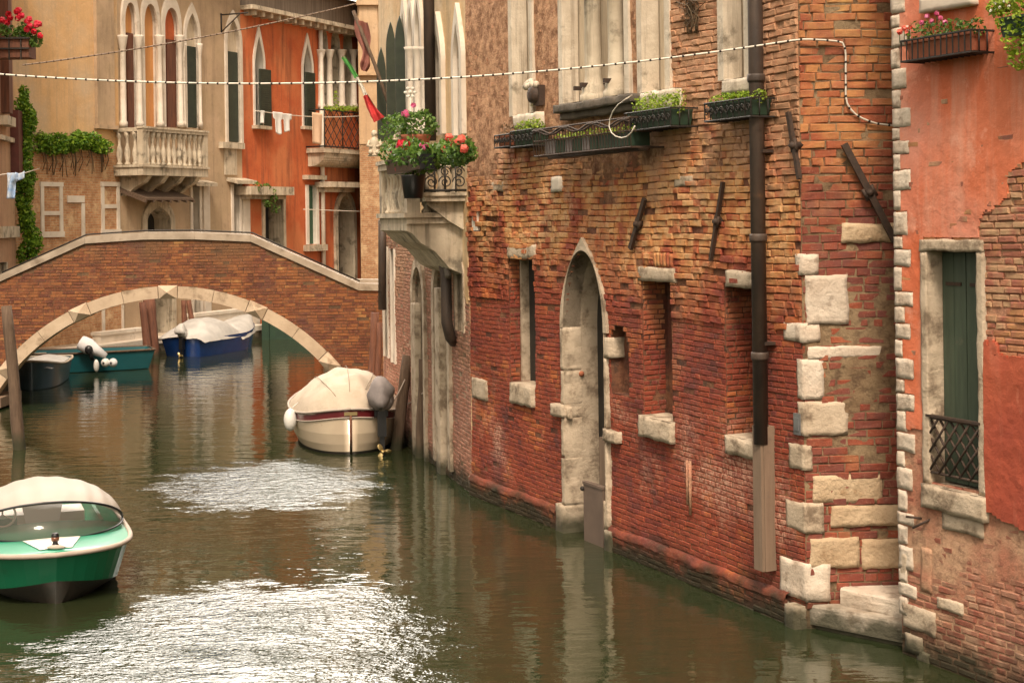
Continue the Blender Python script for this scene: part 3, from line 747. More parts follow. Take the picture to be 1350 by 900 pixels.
# ----------------------------------------------------------------- STEPS
p1, p2 = W(1066, 828), W(1188, 853); p1.z = p2.z = 0
p2 = p1+(p2-p1)*1.02
bk = Vector((.45, .9, 0))
st = thing('stone_steps', (p1.x, p1.y, 0), 'two pale stone landing steps in the corner between the brick house and the orange house', 'steps')
def stepblock(a, b, zlo, zhi, back, name):
    mb = MB(); L_ = (b-a).length; u = (b-a).normalized(); F = Fac((a.x, a.y), (b.x, b.y)); 
    if F.n.y > 0: F.n *= -1
    sd = rng.random()*50
    def fr(u_, v_): 
        e = min(v_, 1-v_)*(zhi-zlo)
        return F.p(L_*u_, zlo+(zhi-zlo)*v_, -.012*max(0, 1-(1-v_)*(zhi-zlo)/.02) + .006*vn((u_*L_, v_, sd), 5))
    mb.grid(fr, 20, 8, 0, False, .4)
    def tp(u_, v_): return F.p(L_*u_, zhi+.006*vn((u_*L_, v_*back, sd), 4)*(1 if v_ > 0 else 0), -.012-v_*back)
    mb.grid(tp, 20, 8, 0, False, .4)
    for k in (0, L_): mb.add([F.p(k, zlo, 0), F.p(k, zhi, -.012), F.p(k, zhi, -back), F.p(k, zlo, -back)], [(0,1,2,3)])
    return mb.build(name, M['stonew'], st)
stepblock(p1, p2, .045, .235, .9, 'lower_step')
base = MB(); F_ = Fac((p1.x, p1.y), (p2.x, p2.y)); F_.n *= (-1 if F_.n.y > 0 else 1)
block(base, F_, 0, F_.L, -.5, .05, -.6, -.04, rough=.02); base.build('foundation', M['stone'], st)
q1 = P(1108, 777, 14.5); q2 = P(1189, 790, 14.05)
q1 = W(1108, 797, .235); q2 = W(1189, 815, .235); q1.z = q2.z = 0
stepblock(q1, q1+(q2-q1)*1.25, .235, .40, .9, 'upper_step')
mb = MB(); block(mb, FM, .0, .34, -.35, .20, -.05, .06, rough=.02); block(mb, FM, .02, .2, -.35, .215, -.05, .12, rough=.015); mb.build('corner_stone', M['stone'], st)

# ----------------------------------------------------------------- ORANGE HOUSE
oh = thing('orange_house', (O_.x, O_.y, 0), 'orange red rendered house at the right edge with white quoins and a green shuttered window', 'house')
wo = FO.rect(1228, 333, 1293, 652); HO = 9.5
wz0 = FO.hit(1265, 645)[1]; wz1 = FO.hit(1262, 332)[1]
h_wo = rectO(wo[0]+.0, wo[1], wz0, wz1)
mb = MB()
def warpO(s, z): return .02*vn((s, z, 14), 1.2)*sstep(s, 0, .4)
def smearO(s, z): return warpO(s, z)+.0095*sstep(z+.5*vn((s, z, 3), 1.6)+.25*vn((s, z, 3), 6)-.3*s*.3, .6, .8)*(1-sstep(z, 2.2, 2.5))
# z boundary of the lower bare brick and the plaster coat edge
zlow = lambda s: 2.22 - .0*s + .04*vn((s, 0, 0), 3)
s_red0 = FO.hit(1303, 600)[0]
sheet(mb, FO, 0, FO.L, -.6, HO, [h_wo], .06, .08, smearO, 1)
bricks(mb, FO, 0.0, 4.9, -.05, 5.2, [h_wo], H=.06, L=.22, prot=.008, jit=.004, warp=warpO, wz=.03, seed=21, skip=.03,
       protf=lambda s, z: .9 if z < 2.2 else 1.8)
bodybox(mb, FO, 0, FO.L, -.6, HO, 0, -6, 1)
mb.build('wall', [M['brickO'], M['mortO']], oh)
# plaster coats with ragged edges (grid cells kept where inside the coat)
def coat(F, s0, s1, z0, z1, inside, th, cell=.02, warp=flat0, noise_a=.006):
    mb = MB(); nu, nv = int((s1-s0)/cell), int((z1-z0)/cell); ids = {}; vs = []; fs = []; cells = set()
    for j in range(nv):
        for i in range(nu):
            s_, z_ = s0+(i+.5)*cell, z0+(j+.5)*cell
            if inside(s_, z_): cells.add((i, j))
    def vid(i, j, k):
        key = (i, j, k)
        if key not in ids:
            s_, z_ = s0+i*cell, z0+j*cell; ids[key] = len(vs)
            jt = cell*.35
            vs.append(F.p(s_+jt*vn((i*.7, j*.7, 1), 1), z_+jt*vn((i*.7, j*.7, 5), 1), warp(s_, z_)+(th+noise_a*vn((s_, z_, 3), 4)+noise_a*.5*vn((s_, z_, 3), 11) if k else -.03)))
        return ids[key]
    for (i, j) in cells:
        fs.append((vid(i,j,1), vid(i+1,j,1), vid(i+1,j+1,1), vid(i,j+1,1)))
        for (di, dj, a, b) in ((-1,0,(i,j),(i,j+1)), (1,0,(i+1,j),(i+1,j+1)), (0,-1,(i,j),(i+1,j)), (0,1,(i,j+1),(i+1,j+1))):
            if (i+di, j+dj) not in cells: fs.append((vid(*a,1), vid(*b,1), vid(*b,0), vid(*a,0)))
    mb.add(vs, fs, 0, False, .5); return mb
def zpx(px, py): return FO.hit(px, py)
# bare patch: px 1295-1350, y 235-500
pc = [zpx(1325, 245), zpx(1350, 215)]
def in_patch(s, z):
    a = ray_px(FO, s, z)
    x, y = a; w_ = 14*vn((s, z, 2), 3)+9*vn((s, z, 7), 9)+7*vn((s, z, 9), 24)
    top = 258 + (1332-x)*.9 if x < 1332 else 235-(x-1332)*1.0
    bot = 440+w_*2.2 + (max(0, x-1300))*1.1
    left = 1296+w_*.6
    return left < x < 1410+w_ and y > top+w_ and y < bot
def ray_px(F, s, z, d=0.0):
    q = F.p(s, z, d); X = q.x/q.y*FPX; Y = (EYE-q.z)/q.y*FPX
    dx = X*math.cos(ROLL)+Y*math.sin(ROLL); dy = -X*math.sin(ROLL)+Y*math.cos(ROLL)
    return CX+dx, CY+dy
sq = FO.hit(1200, 400)[0]
quoins = []
zz = .35; k = 0
rq = random.Random(9)
while zz < HO-.1:
    hh = .165+rq.uniform(-.05, .07); quoins.append((zz, zz+hh, (.30+rq.uniform(-.06, .05)) if k % 2 else .13+rq.uniform(-.03, .04))); zz += hh; k += 1
def inO(s, z):
    if wo[0]-.06 < s < wo[1]+.09 and wz0-.2 < z < wz1+.12: return False
    if z < 2.05+.07*vn((s, z, 1), 5)+.03*vn((s,z,2),16): return False
    if s < .30+.012*vn((s*3, z, 4), 9):
        for a, b, w_ in quoins:
            if a <= z < b:
                if s < w_*.62+.03: return False
    if s < s_red0 and z < 2.05+.03*vn((s,z,3),8): return False
    if s < wo[0]-.02 and z < 2.02: return False
    if in_patch(s, z): return False
    if s > s_red0-.02 and z < 2.9+.12*vn((s, 3, 3), 4): return False
    return True
def in_red(s, z):
    if s < s_red0: return False
    x, y = ray_px(FO, s, z); e = 3*vn((s, z, 4), 6)
    return (y < 672+(x-1303)*.55+e or (x > 1420 and z > 1.3+.1*vn((s, z, 8), 2))) and z < 3.02 and not (in_patch(s, z) and y < 470)
coat(FO, 0, 4.98, 1.9, HO-.2, inO, .022, .018, warpO, .006).build('orange_plaster', M['pl_orange'], oh)
coat(FO, s_red0-.02, 4.98, .9, 3.1, in_red, .045, .016, warpO, .008).build('red_plaster', M['pl_red'], oh)
for a, b, w_ in quoins:
    mb = MB(); block(mb, FO, -.012, w_*.62+.02, a+.006, b-.006, -.02, .026, rough=.004, round_=.007)
    # return on the alley side
    o = FO.p(0, 0, 0); mb.fbox(FO, -.012, 0, a+.006, b-.006, -.25, .012)
    mb.build('quoin_stone', M['stonew'], oh)
s0 = wo[0]; mb = MB(); reveal(mb, FO, h_wo, .03, -.20); wn = mb.build('window', M['stone'], oh)
mb = MB()
block(mb, FO, wo[0]-.09, wo[0], wz0, wz1, -.1, .04, rough=.006, round_=.012); block(mb, FO, wo[1], wo[1]+.075, wz0, wz1, -.1, .04, rough=.006, round_=.012)
block(mb, FO, wo[0]-.09, wo[1]+.075, wz1, wz1+.105, -.1, .045, rough=.006, round_=.012)
mb.build('frame', M['stone'], wn)
mb = MB(); block(mb, FO, wo[0]-.10, wo[1]+.08, wz0-.22, wz0-.004, -.1, .065, rough=.014)
mb.add([FO.p(wo[0]-.1, wz0-.004, -.2), FO.p(wo[1]+.08, wz0-.004, -.2), FO.p(wo[1]+.08, wz0-.004, .06), FO.p(wo[0]-.1, wz0-.004, .06)], [(0,1,2,3)])
mb.build('sill', M['stone'], wn)
mid = (wo[0]+wo[1])/2
for a, b in ((wo[0]+.01, mid-.006), (mid+.006, wo[1]-.01)):
    mb = MB(); mb.fbox(FO, a, b, wz0+.02, wz1-.01, -.17, -.13); k_ = 2
    mb.fbox(FO, a+(b-a)*.48, a+(b-a)*.5, wz0+.02, wz1-.01, -.13, -.1265)
    sh = mb.build('shutter', M['green_sh'], wn)
    mb = MB(); mb.fbox(FO, a+.05, b-.05, wz1-.30, wz1-.27, -.13, -.118); mb.build('hinge', M['iron'], sh)
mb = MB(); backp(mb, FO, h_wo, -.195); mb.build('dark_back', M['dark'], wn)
# lattice grille
g0, g1, gz0, gz1 = wo[0]-.02, wo[1]+.02, FO.hit(1265, 632)[1]+.02, FO.hit(1265, 556)[1]
mb = MB(); dG = .02
for z in (gz0, gz1): mb.tube([FO.p(g0, z, dG), FO.p(g1, z, dG)], .013, 6)
for s_ in (g0, g1): mb.tube([FO.p(s_, gz0, dG), FO.p(s_, gz1, dG)], .011, 6)
k = 5; st_ = (g1-g0)/k*1.0; hh = gz1-gz0
for i in range(-3, k+1):
    for sg in (1, -1):
        a = g0+(i if sg > 0 else i+3)*st_; b = a+sg*3*st_
        za, zb = gz0, gz1
        t0, t1 = 0.0, 1.0
        if b != a:
            for lim in (g0, g1):
                t = (lim-a)/(b-a)
                if (b > a) == (lim == g0): t0 = max(t0, t)
                else: t1 = min(t1, t)
        if t1-t0 > .05:
            mb.tube([FO.p(a+(b-a)*t0, za+(zb-za)*t0, dG+.008*sg), FO.p(a+(b-a)*t1, za+(zb-za)*t1, dG+.008*sg)], .011, 6)
mb.fbox(FO, g0-.01, g1+.01, gz1+.01, gz1+.03, .0, .05)
mb.build('iron_grille', M['iron'], wn)
# ledge above, hooks, loose stones
s0, s1, z0, z1 = FO.rect(1213, -40, 1283, 10, d=.08); mb = MB(); block(mb, FO, s0, s1, FO.hit(1250, 12, .08)[1], FO.hit(1250, 12, .08)[1]+.14, -.02, .10, rough=.006); wup = mb.build('window_ledge', M['whitestone'], oh)
for (x0, y0, x1, y1) in ((1199, 680, 1215, 683), (1208, 695, 1226, 684)):
    a = FO.hit(x0, y0, .05); b = FO.hit(x1, y1, .01); mb = MB(); mb.tube([FO.p(*a, .09), FO.p(*b, .0)], .012, 6); mb.build('iron_hook', M['iron'], oh)
for bx in ((1242,681,1295,703),(1235,790,1268,806),(1187,728,1196,770),(1190,800,1232,832),(1193,836,1215,860),(1208,858,1225,874),(1214,722,1228,780)):
    s0, s1, z0, z1 = FO.rect(*bx, d=.02); mb = MB(); block(mb, FO, max(0, s0), s1, z0, z1, -.02, .028, rough=.014, round_=.02); mb.build('set_stone', M['stone' if bx[0] != 1214 else 'mortO'], oh)
mb = MB(); roof(mb, FO, -.1, FO.L, HO, 6); mb.build('roof', M['tile'], oh)
# ================================================================= CREAM HOUSE (beyond the brick house)
HB = 11.5
hb = thing('cream_house', (B_.x, B_.y, 0), 'narrow cream plaster house with gothic white windows and two balconies beside the brick house', 'house')
def goth(F, x0, x1, ytop, yspring, ybot, kind='ogee', n=12, d=0.0):
    xm = (x0+x1)/2; s0 = F.hit(x0, (yspring+ybot)/2, d)[0]; s1 = F.hit(x1, (yspring+ybot)/2, d)[0]
    if s0 > s1: s0, s1 = s1, s0
    return outline(s0, s1, F.hit(xm, ybot, d)[1], F.hit(xm, yspring, d)[1], F.hit(xm, ytop, d)[1], kind, n)
def grow(o, t, tt=None):
    """outline grown sideways by t and upward by tt"""
    n = len(o); s0, s1 = o[0][0], o[-1][0]; sc = (s0+s1)/2; hw = (s1-s0)/2; zb = o[0][1]; zs = o[1][1]; zt = max(p[1] for p in o); tt = t if tt is None else tt
    R_ = []
    for i, (a, z) in enumerate(o):
        k = (hw+t)/hw
        R_.append((sc+(a-sc)*k if i not in (0, n-1) else (s0-t if i == 0 else s1+t), z if z <= zs else zs+(z-zs)*((zt-zs+tt)/(zt-zs))))
    # tip keeps centre, widen near the tip
    return R_
dB1 = goth(FB, 577, 594, 348, 395, 612, 'round'); dB2 = goth(FB, 549, 562, 352, 395, 602, 'round'); sB = goth(FB, 603, 613, 340, 362, 437, 'gothic')
wB = [goth(FB, a, b, yt, ys, 178, 'ogee') for a, b, yt, ys in ((533.5, 540, 12, 60), (543, 549.5, 6, 52), (552.5, 559.5, 0, 46), (577, 585, 40, 82), (603.5, 611.5, 30, 76))]
low1 = rectO(*FB.rect(507, 325, 512, 470)); low2 = rectO(*FB.rect(517, 328, 521, 478))
holes = [dB1, dB2, sB] + wB + [low1, low2]
mb = MB(); wpB = lambda s, z: .02*vn((s, z, 30), 1.0)*sstep(s, 0, .5)
zpl = FB.hit(560, 330)[1]
sheet(mb, FB, 0, FB.L, -.6, 3.6, holes, .1, .3, wpB, 1)
bricks(mb, FB, 0, FB.L, -.05, 4.1, holes, H=.06, L=.21, prot=.009, jit=.005, warp=wpB, wz=.03, seed=44, skip=.03)
sheet(mb, FB, 0, FB.L, 3.6, HB, holes, .1, .3, wpB, 2)
bodybox(mb, FB, 0, FB.L, -.6, HB, 0, -8, 2)
mb.build('wall', [M['brickH'], M['mortH'], M['pl_house']], hb)
def inB(s, z):
    e = .35*vn((s, z, 3), 1.3)+.12*vn((s, z, 3), 5)
    lim = 3.55 + (-.9 if s < .75 else 0) + (.0 if s < 3 else .25)
    return z > lim+e
coat(FB, 0, FB.L, 2.3, 4.3, lambda s, z: inB(s, z) and not any(span(h, z) and span(h, z)[0]-.02 < s < span(h, z)[1]+.02 for h in holes), .02, .045, wpB).build('plaster_coat', M['pl_house'], hb)
def opening(F, o, root, name='window', depth=.25, back='dark', frame='whitestone', fw=.1, fd=.05, rmat=None, ftop=None):
    mb = MB(); reveal(mb, F, o, .0, -depth); w = mb.build(name, M[rmat or frame], root)
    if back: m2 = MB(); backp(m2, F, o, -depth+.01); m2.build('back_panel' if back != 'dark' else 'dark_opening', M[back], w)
    if frame: 
        g = grow(o, fw, ftop); m3 = MB(); ring(m3, F, o, g, fd, -.02, -.05)
        m3.build('frame', M[frame], w)
    return w
for d_ in (dB1, dB2): opening(FB, d_, hb, 'door', .5, 'dgreen', 'stone', .16, .06)
opening(FB, sB, hb, 'window', .3, 'dark', 'stone', .07, .04)
for w_ in wB: opening(FB, w_, hb, 'window', .22, 'cream', 'whitestone', .14, .07, ftop=.3)
for w_ in (low1, low2): opening(FB, w_, hb, 'window', .25, 'woodred', 'whitestone', .07, .03)
# jamb pilaster beside the water door, ledge strip
for x0, x1, y0, y1 in ((576,582,380,610),(545,550,400,600)):
    s0, s1, z0, z1 = FB.rect(x0, y0, x1, y1, d=.06); mb = MB(); block(mb, FB, s0, s1, -.3, z1, -.02, .09, rough=.006); mb.build('pilaster', M['stone'], hb)
# columns between the upper windows
for x in (541.5, 551, 561):
    s_ = FB.hit(x, 120, .08)[0]; zb = FB.hit(x, 178, .08)[1]; zc = FB.hit(x, 62, .08)[1]
    mb = MB(); mb.lathe(FB.p(s_, zb, .07), [(.10,0),(.10,.1),(.07,.16),(.065,zc-zb-.2),(.10,zc-zb-.05),(.12,zc-zb)], 12); mb.build('column', M['whitestone'], hb)
# pipes
def pipe(root, F, pts, r, mat='pipe', name='drain_pipe', d=.12):
    mb = MB(); L_ = []
    for (x, y, dd) in pts: a = F.hit(x, y, dd); L_.append(F.p(a[0], a[1], dd))
    mb.tube(L_, r, 12); return mb.build(name, M[mat], root)
s_ = FB.hit(569, 90, .12)[0]; mb = MB(); mb.tube([FB.p(s_, FB.hit(569, 186, .12)[1], .15), FB.p(s_, HB, .15)], .09, 12); mb.build('drain_pipe', M['pipe'], hb)
pipe(hb, FB, [(504, 290, .2), (504, 330, .2), (504, 408, .2)], .075)
# sloping wooden duct
duct = [(571, 262, .10), (575, 300, .12), (583, 335, .14), (588, 365, .16), (589, 425, .16), (594, 445, .10), (598, 450, .02)]
pipe(hb, FB, duct, .085, 'pipe', 'drain_pipe')
mb = MB()
for dx in (-3, 3):
    L_ = [FB.p(*FB.hit(x+dx, y, dd+.02), dd+.02) for x, y, dd in duct[:4]]; mb.tube(L_, .05, 8)
mb.build('duct', simple('grey_lead', (.20,.17,.14), (.12,.10,.08), .6, 8, .004, 30), hb)
mb = MB(); roof(mb, FB, 0, FB.L, HB, 8); mb.build('roof', M['tile'], hb)
mb = MB(); s0, s1, z0, z1 = FB.rect(512, 150, 600, 160); 
# stone balcony -------------------------------------------------
def balcony(F, s0, s1, zf, depth, root, mat, hr=1.0, nb=6, nside=3, corbels=2, baluster_r=.07, slab=.16):
    mb = MB(); mb.fbox(F, s0, s1, zf-slab, zf, -.02, depth); mb.fbox(F, s0-.04, s1+.04, zf-.05, zf+.02, -.02, depth+.05)
    bal = mb.build('balcony', M[mat], root)
    mb = MB()
    mb.fbox(F, s0, s1, zf+hr-.12, zf+hr, depth-.18, depth+.02); mb.fbox(F, s0-.03, s1+.03, zf+hr-.03, zf+hr+.03, depth-.2, depth+.05)
    for a, b in ((s0, s0+.18), (s1-.18, s1)):
        mb.fbox(F, a, b, zf+hr-.12, zf+hr, 0, depth-.18); 
    mb.build('rail', M[mat], bal)
    mb = MB()
    for a in (s0, s1-.2): mb = MB(); mb.fbox(F, a, a+.2, zf+.02, zf+hr-.12, depth-.2, depth); mb.build('corner_post', M[mat], bal)
    def bl(q):
        m = MB(); h = hr-.14; r = baluster_r
        m.lathe(q, [(r,0),(r,.05*h),(r*.55,.1*h),(r*1.05,.32*h),(r*.9,.45*h),(r*.45,.62*h),(r*.5,.8*h),(r*.9,.88*h),(r,h)], 10); m.build('baluster', M[mat], bal)
    for i in range(nb): bl(F.p(s0+.2+(s1-s0-.4)*(i+.5)/nb, zf+.02, depth-.1))
    for i in range(nside):
        for s_ in (s0+.1, s1-.1): bl(F.p(s_, zf+.02, (depth-.2)*(i+.5)/nside))
    for i in range(corbels):
        c = s0+(s1-s0)*(i+.5)/corbels; mb = MB(); w_ = .11; pr = [(0, -slab), (0, -slab-.62), (depth*.25, -slab-.55), (depth*.5, -slab-.36), (depth*.78, -slab-.22), (depth*.95, -slab-.02), (depth*.95, -slab)]
        n = len(pr); vs = [F.p(c-w_, zf+z, d) for d, z in pr]+[F.p(c+w_, zf+z, d) for d, z in pr]
        mb.add(vs, [tuple(range(n)), tuple(range(2*n-1, n-1, -1))]+[(k, (k+1) % n, n+(k+1) % n, n+k) for k in range(n)]); mb.build('corbel', M[mat], bal)
    return bal
# far (stone) balcony: its front face seen at px 500-556
dep = .85
s0 = FB.hit(536, 250, dep)[0]; s1 = FB.hit(500, 250, dep)[0]
zf = FB.hit(520, 283, dep)[1]; zt = FB.hit(520, 212, dep)[1]
balcony(FB, s0, s1, zf, dep, hb, 'balstone', zt-zf, 7, 3, 2, slab=.14)
SB = (s0, s1, zf, zt, dep)
mb = MB(); pr = [(0,-.14),(dep,-.14),(dep,-.24),(dep*.9,-.28),(dep*.75,-.42),(dep*.5,-.55),(dep*.25,-.8),(0,-.9)]
n = len(pr); vs = [FB.p(s0+.05, zf+z, d) for d, z in pr]+[FB.p(s1-.05, zf+z, d) for d, z in pr]
mb.add(vs, [tuple(range(n)), tuple(range(2*n-1, n-1, -1))]+[(k, (k+1) % n, n+(k+1) % n, n+k) for k in range(n)]); mb.build('balcony_underside', M['balstone'], hb)
# iron balcony
dep2 = .62
t0 = FB.hit(619, 240, dep2)[0]; t1 = FB.hit(546, 240, dep2)[0]; t0 = max(t0, .12)
zf2 = FB.hit(590, 252, dep2)[1]; zt2 = FB.hit(590, 207, dep2)[1]
mb = MB(); mb.fbox(FB, t0, t1, zf2-.12, zf2, -.02, dep2); mb.fbox(FB, t0-.03, t1+.03, zf2-.04, zf2+.01, -.02, dep2+.04); ib = mb.build('balcony', M['balstone'], hb); ib['label'] = 'small balcony with curled iron railing'
mb = MB()
for z in (zf2+.04, zt2-.02):
    mb.tube([FB.p(t0,z,dep2), FB.p(t1,z,dep2)], .018, 6); mb.tube([FB.p(t0,z,0), FB.p(t0,z,dep2)], .018, 6); mb.tube([FB.p(t1,z,0), FB.p(t1,z,dep2)], .018, 6)
hh = zt2-zf2-.06; k = 9
def scroll(F, s_, z_, d_, R0, sg=1, ax='s'):
    pts = []
    for i in range(22):
        a = i/21*math.pi*3.2; r = R0*(1-i/26); 
        pts.append(F.p(s_+sg*r*math.cos(a), z_+r*math.sin(a), d_) if ax == 's' else F.p(s_, z_+r*math.sin(a), d_+sg*r*math.cos(a)))
    return pts
for i in range(k+1):
    s_ = t0+(t1-t0)*i/k; mb.tube([FB.p(s_, zf2, dep2), FB.p(s_, zt2, dep2)], .012, 6)
    if i < k: mb.tube(scroll(FB, s_+(t1-t0)/k/2, zf2+hh*.35, dep2, (t1-t0)/k*.42), .009, 5); mb.tube(scroll(FB, s_+(t1-t0)/k/2, zf2+hh*.72, dep2, (t1-t0)/k*.40, -1), .009, 5)
for j in range(1, 4):
    for s_ in (t0, t1): mb.tube([FB.p(s_, zf2, dep2*j/4), FB.p(s_, zt2, dep2*j/4)], .012, 6)
for j in range(3):
    mb.tube(scroll(FB, t0, zf2+hh*.4, dep2*(j+.5)/3, .10, 1, 'd'), .010, 5); mb.tube(scroll(FB, t0, zf2+hh*.78, dep2*(j+.5)/3, .08, -1, 'd'), .010, 5)
mb.build('railing', M['blackiron'], ib)
mb = MB()
for a in (t0+.2, t1-.3): 
    pr = [(0,-.12),(0,-.55),(dep2*.4,-.4),(dep2*.9,-.16),(dep2*.9,-.12)]; n = len(pr); w_ = .08
    vs = [FB.p(a-w_, zf2+z, d) for d, z in pr]+[FB.p(a+w_, zf2+z, d) for d, z in pr]
    mb.add(vs, [tuple(range(n)), tuple(range(2*n-1, n-1, -1))]+[(k, (k+1) % n, n+(k+1) % n, n+k) for k in range(n)])
mb.build('corbel', M['balstone'], ib)
# tall open shutters standing off the facade
for x0, y0, y1, lean in ((503, 62, 186, 0), (516, 28, 182, 0), (528, 20, 178, 0)):
    dd = .10; s_ = FB.hit(x0, 120, dd)[0]; za = FB.hit(x0, y1, dd)[1]; zb = FB.hit(x0, y0, dd)[1]
    mb = MB(); o = outline(0, .17, za, zb-.5, zb, 'gothic', 8)
    # leaf stands perpendicular to the wall, half of an arch
    A0 = FB.p(s_, 0, .02); FS = Fac((A0.x, A0.y), (A0.x+FB.n.x, A0.y+FB.n.y)); 
    vs = [FS.p(a, z, 0) for a, z in o] + [FS.p(a, z, .04) for a, z in o]; n = len(o)
    mb.add(vs, [tuple(range(n)), tuple(range(2*n-1, n-1, -1))]+[(k, (k+1) % n, n+(k+1) % n, n+k) for k in range(n)])
    for zq in [za+.1*j for j in range(1, int((zb-.8-za)/.1))]: mb.add([FS.p(.02,zq,-.012),FS.p(.13,zq,-.012),FS.p(.13,zq+.05,0),FS.p(.02,zq+.05,0)], [(0,1,2,3)])
    mb.build('shutter', M['dgreen'], hb)

# ================================================================= BRIDGE
YB, TB = 33.0, 2.8
br = thing('footbridge', (-7.5, YB, 0), 'arched brick footbridge with pale stone arch ring across the canal', 'bridge')
bcx, bcz, Ri, Ro = -7.50, -2.15, 4.49, 4.75
top = [(-15.5, 2.2), (-12.2, 2.42), (-11.15, 2.90), (-9.29, 3.70), (-8.02, 3.77), (-6.9, 3.76), (-5.68, 3.69), (-3.34, 2.60), (-1.2, 2.55)]
def ztop(x):
    for (a, za), (b, zb) in zip(top[:-1], top[1:]):
        if a <= x <= b: return za+(zb-za)*(x-a)/(b-a)
    return 2.2
FBr = Fac((0, YB), (1, YB)); FBr.n = Vector((0, -1, 0))
SKEW = -.62
FBk = Fac((SKEW, YB+TB), (1, YB+TB)); FBk.n = Vector((0, 1, 0))
def arc(R_, n=40):
    a0_ = math.asin((-bcz-.6)/R_) if True else 0
    return [(bcx+R_*math.cos(a), bcz+R_*math.sin(a)) for a in [math.pi-a0_-(math.pi-2*a0_)*i/n for i in range(n+1)]]
hin = arc(Ri+.05); hin = [(hin[0][0], -1)]+hin+[(hin[-1][0], -1)]
mb = MB()
for F_ in (FBr, FBk):
    x = top[0][0]
    while x < top[-1][0]-.01:
        xb = min(x+.15, top[-1][0]); xm = (x+xb)/2
        def zl(q): 
            t = (q-bcx); return bcz+math.sqrt(max(0, (Ri+.05)**2-t*t)) if abs(t) < Ri+.05 else -.6
        za, zb = max(-.6, zl(x)), max(-.6, zl(xb))
        mb.add([F_.p(x, za), F_.p(xb, zb), F_.p(xb, ztop(xb)), F_.p(x, ztop(x))], [(0,1,2,3)], 1, False, .5); x = xb
# bricks on the canal face
hb_over = []
FBr2 = FBr
def over(s, z): return 1
rows = MB()
rr = random.Random(31); H_ = .066
for row in range(int(3.9/H_)):
    za = -.05+row*H_; zb = za+H_; zm = (za+zb)/2; x = -12.5-rr.random()*.2
    while x < -1.4:
        ln = .24*rr.choice((1, 1, .5, .95, 1.05)); xa, xb = x, x+ln; x = xb
        if zb+.13 > min(ztop(xa), ztop(xb)): continue
        h = span(hin, zm); ivs = [(xa, xb)]
        if h:
            # stay outside the stone ring
            w2 = (Ro+.0)**2-(zm-bcz)**2; w2 = math.sqrt(w2) if w2 > 0 else 0; ivs = []
            if xa < bcx-w2: ivs.append((xa, min(xb, bcx-w2)))
            if xb > bcx+w2: ivs.append((max(xa, bcx+w2), xb))
        elif (Ro**2-(zm-bcz)**2) > 0:
            w2 = math.sqrt(Ro**2-(zm-bcz)**2); ivs = []
            if xa < bcx-w2: ivs.append((xa, min(xb, bcx-w2)))
            if xb > bcx+w2: ivs.append((max(xa, bcx+w2), xb))
        for a, b in ivs:
            if b-a < .04 or rr.random() < .02: continue
            pr = rr.uniform(.002, .013); g = .006; jj = lambda: rr.uniform(-.003, .003)
            zw = .02*vn((xa*.5, 0, 3), 1)
            c = [(a+g+jj(), za+g+zw+jj()), (b-g+jj(), za+g+zw+jj()), (b-g+jj(), zb-g+zw+jj()), (a+g+jj(), zb-g+zw+jj())]
            mb.add([FBr.p(*q_, -.01) for q_ in c]+[FBr.p(*q_, pr) for q_ in c], [(4,5,6,7),(0,1,5,4),(1,2,6,5),(2,3,7,6),(3,0,4,7)], 0, False, rr.random())
mb.build('spandrel_wall', [M['brickB'], M['mortB']], br)
# arch ring in stone voussoirs with diamond blocks, vault underneath
ai = [math.asin((-bcz-.5)/Ri)+ (math.pi-2*math.asin((-bcz-.5)/Ri))*i/120 for i in range(121)]
def ringseg(a_, b_, d0, d1, ri, ro, nseg=10, mb=None):
    for i in range(nseg):
        p_, q_ = a_+(b_-a_)*i/nseg, a_+(b_-a_)*(i+1)/nseg
        f = lambda R_, a, d: FBr.p(bcx+R_*math.cos(a), bcz+R_*math.sin(a), d)
        mb.hexa([f(ri,p_,d0), f(ri,q_,d0), f(ri,q_,d1), f(ri,p_,d1), f(ro,p_,d0), f(ro,q_,d0), f(ro,q_,d1), f(ro,p_,d1)], 0, .5)
amin, amax = ai[0], ai[-1]
blocks = [math.pi/2 + k*math.radians(24.5) for k in (-2, -1, 0, 1, 2)]
bounds = [amin]
for b in blocks: bounds += [b-.045, b+.045]
bounds.append(amax)
for i in range(0, len(bounds), 2):
    a_, b_ = bounds[i]+.001, bounds[i+1]-.001
    if b_ <= a_: continue
    k = 2
    for j in range(k):
        mb = MB(); ringseg(a_+(b_-a_)*j/k+.0012, a_+(b_-a_)*(j+1)/k-.0012, -.3, .05, Ri, Ro, 8, mb); mb.build('arch_stone', M['archstone'], br)
for b in blocks:
    mb = MB(); f = lambda R_, a, d: FBr.p(bcx+R_*math.cos(a), bcz+R_*math.sin(a), d)
    lo, hi = b-.044, b+.044; c = [f(Ri-.01,lo,.05), f(Ri-.01,hi,.05), f(Ro+.02,hi,.05), f(Ro+.02,lo,.05)]; e = [f(Ri-.01,lo,-.3), f(Ri-.01,hi,-.3), f(Ro+.02,hi,-.3), f(Ro+.02,lo,-.3)]
    tip = f((Ri+Ro)/2, b, .17)
    mb.add(c+e+[tip], [(0,1,8),(1,2,8),(2,3,8),(3,0,8),(0,4,5,1),(1,5,6,2),(2,6,7,3),(3,7,4,0)], 0, False, .3); mb.build('diamond_stone', M['archstone'], br)
mb = MB()
def vault(u, v): a = amin+(amax-amin)*u; return Vector((bcx+SKEW*v+(Ri+.03)*math.cos(a), YB+.02+(TB-.02)*v, bcz+(Ri+.03)*math.sin(a)))
mb.grid(vault, 40, 6, 0, True); mb.build('vault', M['brickB'], br)
